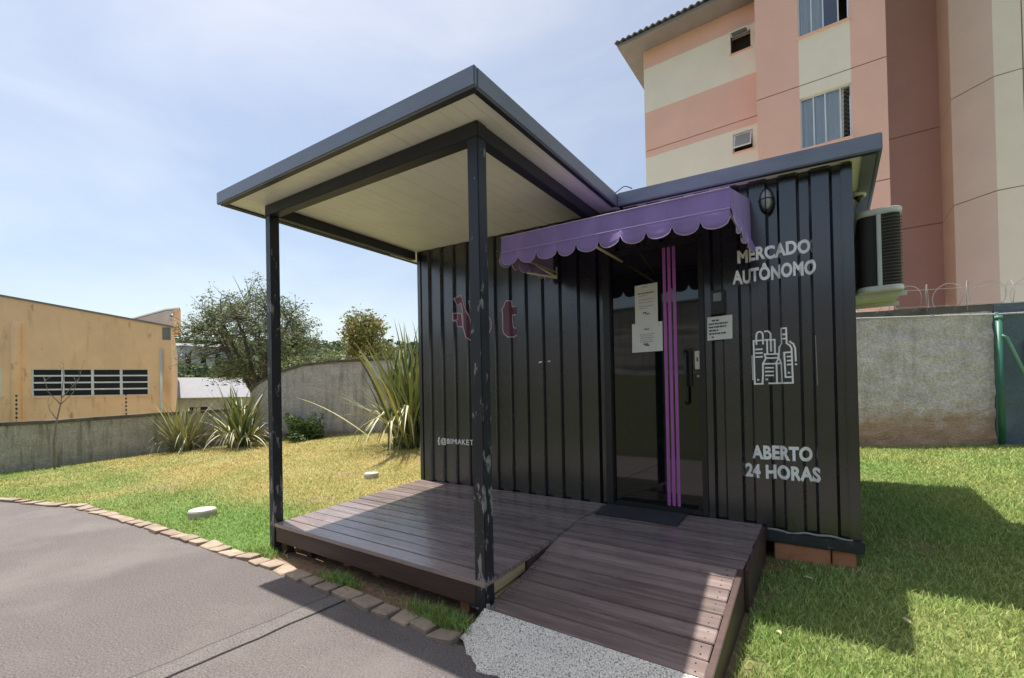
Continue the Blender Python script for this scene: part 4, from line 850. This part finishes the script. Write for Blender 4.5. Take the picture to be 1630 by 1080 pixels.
for a, b in wins:
    wn_ = obp(MB().box(a, b, 0.2, 0.22, WZ0, WZ1), 'window', MT['room'])
    def sub(mb, nm, mat): return mb.build(nm, mat, wn_)
    mb = MB(); n = 4; pwid = (b-a)/n
    for i in range(n+1):
        x = a+i*pwid; x0 = max(a, x-0.04); x1 = min(b, x+0.04); mb.box(x0, x1, 0.02, 0.08, WZ0, WZ1)
    for j in range(5):
        z = WZ0+(WZ1-WZ0)*j/4; z0 = max(WZ0, z-0.03); z1 = min(WZ1, z+0.03)
        for i in range(n): mb.box(a+i*pwid+0.041, a+(i+1)*pwid-0.041, 0.025, 0.075, z0+0.001, z1-0.001)
    sub(mb, 'window_frame', MT['alu'])
    for i in range(n):
        for j in range(4):
            z0 = WZ0+(WZ1-WZ0)*j/4+0.03; z1 = WZ0+(WZ1-WZ0)*(j+1)/4-0.03; x0, x1 = a+i*pwid+0.04, a+(i+1)*pwid-0.04; t = random.uniform(0, 0.03)
            sub(MB().hexa([(x0, 0.05+t, z0), (x1, 0.05+t, z0), (x1, 0.056+t, z0), (x0, 0.056+t, z0)], [(x0, 0.05-t, z1), (x1, 0.05-t, z1), (x1, 0.056-t, z1), (x0, 0.056-t, z1)]), 'pane', MT['pane'])
    sub(MB().box(a-0.05, b+0.05, -0.05, 0.019, WZ0-0.06, WZ0-0.001), 'sill', MT['orange'])

# ------------------------------------------------------------------ houses and hill far behind
def house(name, label, c, wx, wy, z0, h, rh, rz, roof, wallm, nwin=3):
    t = thing(name, label, 'house', (c[0], c[1], z0), rz, world=False)
    MB().box(-wx/2, wx/2, -wy/2, wy/2, 0, h).build('wall', wallm, t)
    mb = MB(); e = 0.35; mb.prism([(-wx/2-e, -wy/2-e, h), (-wx/2-e, wy/2+e, h), (-wx/2-e, 0, h+rh)], (wx+2*e, 0, 0)); mb.build('roof', roof, t)
    for i in range(nwin):
        x = -wx/2+(i+0.5)*wx/nwin; wnd = MB().box(x-0.45, x+0.45, -wy/2-0.03, -wy/2-0.002, h*0.42, h*0.82).build('window', MT['pane'], t)
        MB().box(x-0.52, x+0.52, -wy/2-0.06, -wy/2-0.031, h*0.36, h*0.415).build('sill', MT['alu'], wnd)
    return t
house('neighbour_house', 'pale house with white pitched roof between the orange building and the tree', (-29.0, 9.0), 7.0, 4.5, -2.0, 3.1, 1.3, R(58), MT['roofwhite'], MT['housewall'])
house('distant_house', 'flat white distant building above the green trees by the orange corner', (-100, 33.5), 12, 8, 4.0, 7.3, 0.9, R(65), MT['roofwhite'], MT['housewall'], 5)
house('distant_house', 'low pale shed roof lower down beside the neighbour house', (-40, 17), 7, 6, -3.0, 3.5, 1.0, R(40), MT['roofwhite'], MT['housewall'])

def leafmesh(name, C0, size, cols, flat=0.0, seed=1, aspect=2.2, droop=None):
    """many small diamond leaves at the points C0 (n,3)"""
    r = np.random.default_rng(seed); n = len(C0)
    d = r.normal(size=(n, 3)); d[:, 2] *= 0.6
    if droop is not None: d[:, 2] -= droop
    d /= np.linalg.norm(d, axis=1)[:, None]
    q = r.normal(size=(n, 3)); s = np.cross(d, q); s /= np.linalg.norm(s, axis=1)[:, None]+1e-9
    L = (size*r.uniform(0.65, 1.35, n))[:, None]; Wd = L/aspect
    v = np.stack([C0-d*L/2, C0+s*Wd/2, C0+d*L/2, C0-s*Wd/2], 1).reshape(-1, 3)
    f = np.arange(4*n).reshape(n, 4)
    me = bpy.data.meshes.new(name); me.vertices.add(4*n); me.vertices.foreach_set('co', v.astype(np.float32).ravel())
    me.loops.add(4*n); me.loops.foreach_set('vertex_index', f.ravel().astype(np.int32)); me.polygons.add(n)
    me.polygons.foreach_set('loop_start', np.arange(0, 4*n, 4, dtype=np.int32)); me.polygons.foreach_set('loop_total', np.full(n, 4, np.int32)); me.update(calc_edges=True)
    ca = me.color_attributes.new('col', 'FLOAT_COLOR', 'POINT'); cols = np.asarray(cols); k = r.random(n); a = cols[r.integers(0, len(cols), n)]*(0.7+0.6*k[:, None])
    cc = np.concatenate([a, np.ones((n, 1))], 1); ca.data.foreach_set('color', np.repeat(cc, 4, 0).astype(np.float32).ravel())
    return me
def tree(name, label, base, fork, centre, rad, n1, nb, leaf, nleaf, cols, seed, r0=0.12, aspect=2.2, droop=0.15, low=-0.6, bare=0):
    """limbs fan out from the fork to points spread through the crown, each with twigs that carry the leaves"""
    t = thing(name, label, 'tree', base); r = random.Random(seed); mb = MB(); tips = []; wts = []
    centre = Vector(centre); rad = Vector(rad); fork = Vector(fork); b = Vector(base)
    mb.tube([b-Vector((0, 0, 0.3)), b.lerp(fork, 0.5)+Vector((0.04, 0.03, 0)), fork], [r0*1.25, r0, r0*0.9], 9, False)
    limbs = []
    for k in range(n1):
        a = 2*math.pi*k/n1+r.uniform(-.3, .3); u = r.uniform(-0.05, 0.75)
        e = centre+Vector((math.cos(a)*rad.x*0.5, math.sin(a)*rad.y*0.5, u*rad.z*0.6)); c = fork.lerp(e, 0.5)+Vector((0, 0, 0.12*rad.z*r.uniform(-1, 1)))
        pts = [fork.lerp(c, q).lerp(c.lerp(e, q), q)+Vector((r.uniform(-1, 1), r.uniform(-1, 1), r.uniform(-1, 1)))*0.02*rad.z for q in (0, .2, .4, .6, .8, 1)]
        limbs.append(pts); mb.tube(pts, [r0*0.6*(1-0.11*i) for i in range(6)], 7, False)
    for k in range(nb):
        while True:
            q = Vector((r.uniform(-1, 1), r.uniform(-1, 1), r.uniform(low, 1)))
            if 0.3 < q.length < 1: break
        q = q*(0.86+0.3*noise.noise(q*2.3+Vector((seed, 0, 0)))); e = centre+Vector((q.x*rad.x, q.y*rad.y, q.z*rad.z))
        L_ = min(limbs, key=lambda l: min((e-p).length for p in l[2:])); s0 = min(L_[2:], key=lambda p: (e-p).length+0.25*abs(e.z-p.z))
        c = s0.lerp(e, 0.5)+Vector((0, 0, 0.08*(e-s0).length))
        pts = [s0.lerp(c, w_).lerp(c.lerp(e, w_), w_)+Vector((r.uniform(-1, 1), r.uniform(-1, 1), r.uniform(-1, 1)))*0.018*rad.z*(0 < w_ < 1) for w_ in (0, .25, .5, .75, 1)]
        mb.tube(pts, [r0*0.2, r0*0.17, r0*0.13, r0*0.09, r0*0.05], 5, False); ww = r.choice((0.25, 1, 1, 1.6))
        for p in pts[2:]:
            tips.append(p); wts.append(ww)
            for _ in range(3):
                e2 = p+Vector((r.uniform(-1, 1), r.uniform(-1, 1), r.uniform(-.5, .9)))*0.2*rad.z; mb.tube([p, e2], [r0*0.07, r0*0.025], 4, False); tips += [e2, p.lerp(e2, 0.6)]; wts += [ww*1.5, ww]
    for k in range(bare):
        p = centre+Vector((r.uniform(-.35, -.1)*rad.x, 0, rad.z*0.75)); e = p+Vector((r.uniform(-.25, .15), r.uniform(-.2, .2), 0.35))*rad.z; mb.tube([p, p.lerp(e, 0.5)+Vector((0.03, 0, 0)), e], [r0*0.12, r0*0.08, r0*0.03], 5)
    mb.build('trunk', MT['bark'], t, True)
    rn = np.random.default_rng(seed); P = np.array([tuple(p) for p in tips]); wts = np.array(wts)
    ii = rn.choice(len(P), nleaf, p=wts/wts.sum()); C0 = P[ii]+rn.normal(size=(nleaf, 3))*leaf*0.9
    link('crown', leafmesh('crown', C0, leaf, cols, seed=seed, aspect=aspect, droop=droop), MT['leafattr'], t)
    return t
GR1 = [(0.17, 0.22, 0.1), (0.21, 0.26, 0.13), (0.12, 0.17, 0.075), (0.27, 0.28, 0.16)]
GR2 = [(0.2, 0.24, 0.06), (0.28, 0.27, 0.09), (0.13, 0.17, 0.045), (0.32, 0.23, 0.1)]
tree('broadleaf_tree', 'airy spreading grey-green tree with visible branches behind the low wall', (-12.55, 4.35, -1.0), (-12.5, 4.3, 0.9), (-12.7, 4.2, 2.9), (2.55, 2.55, 2.25), 9, 210, 0.095, 22000, GR1, 5, 0.14, 2.6, 0.1, low=-0.75, bare=4)
tree('broadleaf_tree', 'small yellow-green tree with reddish new leaves above the curved wall', (-10.3, 7.1, -0.6), (-10.3, 7.1, 1.9), (-10.3, 7.15, 3.1), (1.1, 1.1, 1.2), 6, 60, 0.13, 5200, GR2, 11, 0.07, 2.4, 0.5)
tree('leafy_shrub', 'low olive bush just behind the curved wall beside the small tree', (-9.0, 6.9, -0.5), (-9.0, 6.9, 0.8), (-9.0, 6.9, 1.9), (1.3, 1.3, 0.95), 6, 60, 0.1, 5000, GR2, 21, 0.06)
tree('leafy_shrub', 'green bush between the spreading tree and the swooping wall', (-10.4, 5.0, -0.7), (-10.4, 5.0, 0.6), (-10.5, 5.0, 1.75), (1.4, 1.4, 1.05), 7, 70, 0.1, 6500, GR1[:2]+GR2[:1], 23, 0.06)
# far woods: one mass
rn = np.random.default_rng(3); n = 26000
th_ = rn.uniform(R(96), R(176), n); rr = rn.uniform(45, 260, n)
hx = 3.9+rr*np.cos(th_); hy = -3.6+rr*np.sin(th_)
hz = -3.0+(rr-40)*0.145+3.2*np.abs(wav(hx, hy, 0.17, 1.0))*np.clip(rr/90, 0.4, 1)+rn.uniform(-1.2, 0.6, n)
tag(link('far_woods', leafmesh('far_woods', np.stack([hx, hy, hz], 1), 1.6, [(0.07, 0.105, 0.045), (0.1, 0.13, 0.05), (0.055, 0.085, 0.04)], seed=4, aspect=1.3), MT['leafattr'], kind='stuff'), 'far wooded hillside reading as one green mass', 'woods')
mb = MB(); V = []; na, nr = 40, 14
for i in range(na+1):
    for j in range(nr+1):
        a = R(90+92*i/na); q = 42+j*24; V.append((3.9+q*math.cos(a), -3.6+q*math.sin(a), -3.6+(q-40)*0.145*(1 if q < 270 else 1-(q-270)*0.004)))
setting(mb.add(V, [(i*(nr+1)+j, (i+1)*(nr+1)+j, (i+1)*(nr+1)+j+1, i*(nr+1)+j+1) for i in range(na) for j in range(nr)]).build('hill', M('hill_green', (0.06, 0.085, 0.035), 0.95, var=0.35, vs_=0.3), smooth=True))

# bare sapling before the low wall
sp_ = thing('bare_sapling', 'thin bare sapling standing before the low stained wall', 'sapling', (-8.75, -1.5, -0.35))
mb = MB(); b = Vector((-8.72, -1.5, -0.38))
st = [b, b+Vector((0.01, 0.0, 0.6)), b+Vector((0.03, 0.04, 1.0)), b+Vector((0.05, 0.09, 1.3)), b+Vector((0.05, 0.1, 1.42))]; mb.tube(st, [0.022, 0.018, 0.014, 0.011, 0.01], 7)
for dx, dy, dz, s in ((-0.1, -0.22, 0.55, 3), (0.15, 0.22, 0.5, 3), (0.2, 0.3, 0.75, 4), (-0.05, 0.05, 0.8, 4), (-0.1, -0.12, 0.42, 2)):
    p = st[s]; e = p+Vector((dx, dy, dz)); mid = p.lerp(e, 0.5)+Vector((dx*0.25, dy*0.25, -0.02)); mb.tube([p, mid, e], [0.009, 0.006, 0.003], 5)
    for q in range(2): f_ = mid.lerp(e, 0.3+0.4*q); mb.tube([f_, f_+Vector((random.uniform(-.08, .08), random.uniform(-.12, .12), random.uniform(0.08, 0.2)))], [0.004, 0.002], 4)
mb.build('stem', MT['twig'], sp_, True)

# ------------------------------------------------------------------ flax clumps, every strap leaf a piece
def leafstrap(L, W, bend, kink=None):
    """strap leaf in the xz plane from the origin; V-folded; bend = total curl in radians; kink=(pos,angle)"""
    n = 9; V = []; p = Vector((0, 0, 0)); a = 0.0
    for i in range(n+1):
        s = i/n; wd_ = W*(0.55+0.9*s if s < 0.4 else 0.91*(1-((s-0.4)/0.6)**1.8)+0.002)
        V += [(p.x, -wd_/2, p.z+wd_*0.18), (p.x, 0, p.z), (p.x, wd_/2, p.z+wd_*0.18)]
        a += bend/n*(0.4+1.2*s)
        if kink and abs(s-kink[0]) < 0.06: a += kink[1]
        p = p+Vector((math.sin(a), 0, math.cos(a)))*L/n
    return MB().add(V, [(3*i+j, 3*i+3+j, 3*i+4+j, 3*i+1+j) for i in range(n) for j in range(2)])
flaxm = [M('flax_leaf_%s' % nme, c, 0.5, var=0.2, vs_=6, rand=0.25, spec=0.4) for nme, c in (('green', (0.22, 0.26, 0.1)), ('yellow', (0.42, 0.4, 0.17)), ('pale', (0.42, 0.41, 0.27)), ('dark', (0.08, 0.12, 0.045)))]
def flax(label, base, H, nl, seed, fr_droop, spread, bias=(0, 0), lw=0.034, gold=0):
    t = thing('flax_plant', label, 'plant', base, group=None); r = random.Random(seed)
    up = [leafstrap(1, lw*r.uniform(0.8, 1.2), r.uniform(0.15, 0.8)) for _ in range(6)]; dn = [leafstrap(1, lw*0.95, r.uniform(0.9, 1.5), (r.uniform(0.35, 0.6), r.uniform(0.7, 1.2))) for _ in range(4)]
    def mk(mbx, mat):
        me = mbx.mesh('leaf'); me.materials.append(mat); me.polygons.foreach_set('use_smooth', [True]*len(me.polygons)); return me
    ups = [mk(u_, m_) for u_ in up for m_ in ((flaxm[0], flaxm[0], flaxm[1], flaxm[3]) if not gold else (flaxm[1], flaxm[1], flaxm[0], flaxm[2]))]; dns = [mk(u_, m_) for u_ in dn for m_ in (flaxm[2], flaxm[1], flaxm[2])]
    for k in range(nl):
        d = r.random() < fr_droop; az = r.uniform(0, 2*math.pi)
        o = bpy.data.objects.new('leaf', r.choice(dns if d else ups)); COL.objects.link(o); o.parent = t; o.matrix_parent_inverse = PINV[t.name]
        til = r.uniform(0.35, 0.75) if d else abs(r.gauss(0, spread))
        L_ = H*(r.uniform(0.6, 0.85) if d else r.uniform(0.62, 1.06))
        o.location = (base[0]+r.gauss(0, 0.07*H)+bias[0]*til, base[1]+r.gauss(0, 0.07*H)+bias[1]*til, base[2]-0.03); o.rotation_euler = (0, til, az); o.scale = (L_, L_*0.95, L_)
    return t
flax('largest flax clump with tall upright and drooping straps beside the container', (-3.15, 2.75, Gz(-3.15, 2.75)), 2.6, 300, 3, 0.22, 0.45, lw=0.026)
flax('golden flax clump before the end of the low stained wall', (-8.45, 0.6, Gz(-8.45, 0.6)), 1.3, 170, 4, 0.2, 0.5, gold=1)
flax('silvery drooping flax clump below the start of the curved wall', (-7.45, 1.4, Gz(-7.45, 1.4)), 1.6, 180, 5, 0.4, 0.4)
flax('few upright flax straps rising out of the small green bush', (-6.7, 2.72, Gz(-6.7, 2.72)), 1.0, 9, 8, 0.0, 0.15)
rn = np.random.default_rng(9); q = rn.normal(size=(3800, 3)); q /= np.linalg.norm(q, axis=1)[:, None]; q *= rn.uniform(0.3, 1, 3800)[:, None]**0.6; q[:, 2] = np.abs(q[:, 2]); q *= (0.8+0.45*wav(q[:, 0]*3, q[:, 1]*3+q[:, 2]*4, 1.6, 0.5))[:, None]
bs = thing('small_bush', 'small leafy green bush at the foot of the curved wall', 'bush', (-6.85, 2.62, -0.08))
link('foliage', leafmesh('foliage', q*np.array([0.6, 0.6, 0.72])+np.array([-6.85, 2.62, -0.06]), 0.085, [(0.1, 0.17, 0.05), (0.14, 0.2, 0.06), (0.07, 0.12, 0.04)], seed=6), MT['leafattr'], bs)
mb = MB(); [mb.tube([(-6.85, 2.62, -0.12), (-6.85+0.25*math.cos(a), 2.62+0.25*math.sin(a), 0.35)], [0.012, 0.005], 5) for a in np.arange(0, 6.2, 0.9)]; mb.build('stems', MT['twig'], bs)

# ------------------------------------------------------------------ grass
def grass_pts(n, x0, x1, y0, y1):
    x = rng.uniform(x0, x1, n); y = rng.uniform(y0, y1, n); d = np.hypot(x-3.865, y+3.644)
    k = np.minimum(1, (3.2/d)**1.35)
    ok = rng.random(n) < k
    ok &= y > yedge(x)+0.06
    ok &= ~((x > -0.04) & (x < 3.47) & (y < 0.02) & (y > -1.70) )
    ok &= ~((x > -0.03) & (x < 4.0) & (y > -0.03) & (y < 2.45))
    ok &= ~((x > 2.2) & (x < 3.56) & (y < -1.6))
    s = soil(x, y); ok &= rng.random(n) > s*1.05
    ok &= (x > -9.0)&(y < np.interp(x, [-9, -8, -6.5, -5, 0, 4.2, 9], [0.1, 2.0, 3.7, 4.4, 4.45, 4.85, 6.7])-0.03)
    return x[ok], y[ok], d[ok]
parts = [grass_pts(330000, 3.42, 8.2, -1.95, 6.6), grass_pts(560000, -9.1, 0.0, -4.0, 4.6), grass_pts(9000, -0.1, 2.2, -1.8, -1.62)]
gx = np.concatenate([p[0] for p in parts]); gy = np.concatenate([p[1] for p in parts]); gd = np.concatenate([p[2] for p in parts])
# tufts between the edging stones and the deck
for cx, cy, nn in ((1.02, -1.735, 420), (2.05, -1.745, 900), (1.9, -1.72, 350), (-0.05, -1.72, 300)):
    a = rng.normal(cx, 0.1, nn); b = np.clip(rng.normal(cy, 0.03, nn), -1.79, -1.665); gx = np.append(gx, a); gy = np.append(gy, b); gd = np.append(gd, np.hypot(a-3.865, b+3.644))
n = len(gx); gz = G(gx, gy)-0.004
h = rng.uniform(0.018, 0.05, n)*(0.85+0.25*wav(gx, gy, 3.1, 2.0)); h = np.where(gx > 2.5, h*1.15, h)
tuft = (gy < -1.66) & (gx > -0.3) & (gx < 2.3); h = np.where(tuft, rng.uniform(0.03, 0.09, n), h)
wdt = 0.0028+0.0011*gd; ang = rng.uniform(0, 2*np.pi, n); lean = rng.uniform(0.2, 1.1, n)*h; la = rng.uniform(0, 2*np.pi, n)
sx_, sy_ = np.cos(ang)*wdt/2, np.sin(ang)*wdt/2; lx, ly = np.cos(la)*lean, np.sin(la)*lean
v = np.stack([np.stack([gx-sx_, gy-sy_, gz], 1), np.stack([gx+sx_, gy+sy_, gz], 1), np.stack([gx+sx_*.8+lx*.4, gy+sy_*.8+ly*.4, gz+h*.62], 1), np.stack([gx-sx_*.8+lx*.4, gy-sy_*.8+ly*.4, gz+h*.62], 1), np.stack([gx+lx, gy+ly, gz+h], 1)], 1).reshape(-1, 3)
base = np.arange(n)[:, None]*5
lv = np.concatenate([base+np.array([[0, 1, 2, 3]]), base+np.array([[3, 2, 4]])], 1).ravel()
me = bpy.data.meshes.new('grass'); me.vertices.add(5*n); me.vertices.foreach_set('co', v.astype(np.float32).ravel())
me.loops.add(7*n); me.loops.foreach_set('vertex_index', lv.astype(np.int32)); me.polygons.add(2*n)
ls = np.stack([np.arange(n)*7, np.arange(n)*7+4], 1).ravel(); me.polygons.foreach_set('loop_start', ls.astype(np.int32)); me.polygons.foreach_set('loop_total', np.tile([4, 3], n).astype(np.int32)); me.update(calc_edges=True)
Dg = np.clip(dry(gx, gy)+rng.normal(0, 0.16, n), 0, 1); Dg = np.where(tuft, 0.1, Dg)[:, None]
c = (GREEN*(1-Dg)+STRAW*Dg)*rng.uniform(0.65, 1.35, n)[:, None]*1.25
ca = me.color_attributes.new('col', 'FLOAT_COLOR', 'POINT'); ca.data.foreach_set('color', np.repeat(np.concatenate([c, np.ones((n, 1))], 1), 5, 0).astype(np.float32).ravel())
tag(link('grass', me, MT['grass'], kind='stuff'), 'mown lawn grass, green by the drive and straw coloured further back', 'grass')

# fallen leaves
lfm = M('fallen_leaf', (0.5, 0.48, 0.28), 0.6, var=0.2)
for x, y, lab in ((4.14, -0.66, 'pale green fallen leaf on the sunlit grass before the container corner'), (3.62, -1.02, 'pale dry fallen leaf in the grass beside the ramp foot'), (3.72, -0.36, 'small pale scrap of leaf on shaded grass below the brick footing')):
    z = Gz(x, y)+0.03; L_ = random.uniform(0.018, 0.03); a = random.uniform(0, 6.28); c_, s_ = math.cos(a), math.sin(a)
    V = [(u*c_-v_*s_, u*s_+v_*c_, w_) for u, v_, w_ in ((-L_, 0, 0), (-L_*.3, L_*.4, .006), (L_*.5, L_*.3, .008), (L_, 0, .002), (L_*.5, -L_*.32, .01), (-L_*.3, -L_*.4, .004), (0, 0, -.004))]
    o = MB().add(V, [(0, 6, 1), (1, 6, 2), (2, 6, 3), (3, 6, 4), (4, 6, 5), (5, 6, 0)]).build('fallen_leaf', lfm, loc=(x, y, z)); solid(o, 0.0015)
    tag(o, lab, 'leaf', 'fallen leaves on the grass')
print('OBJ', len(bpy.data.objects), 'grass', n)
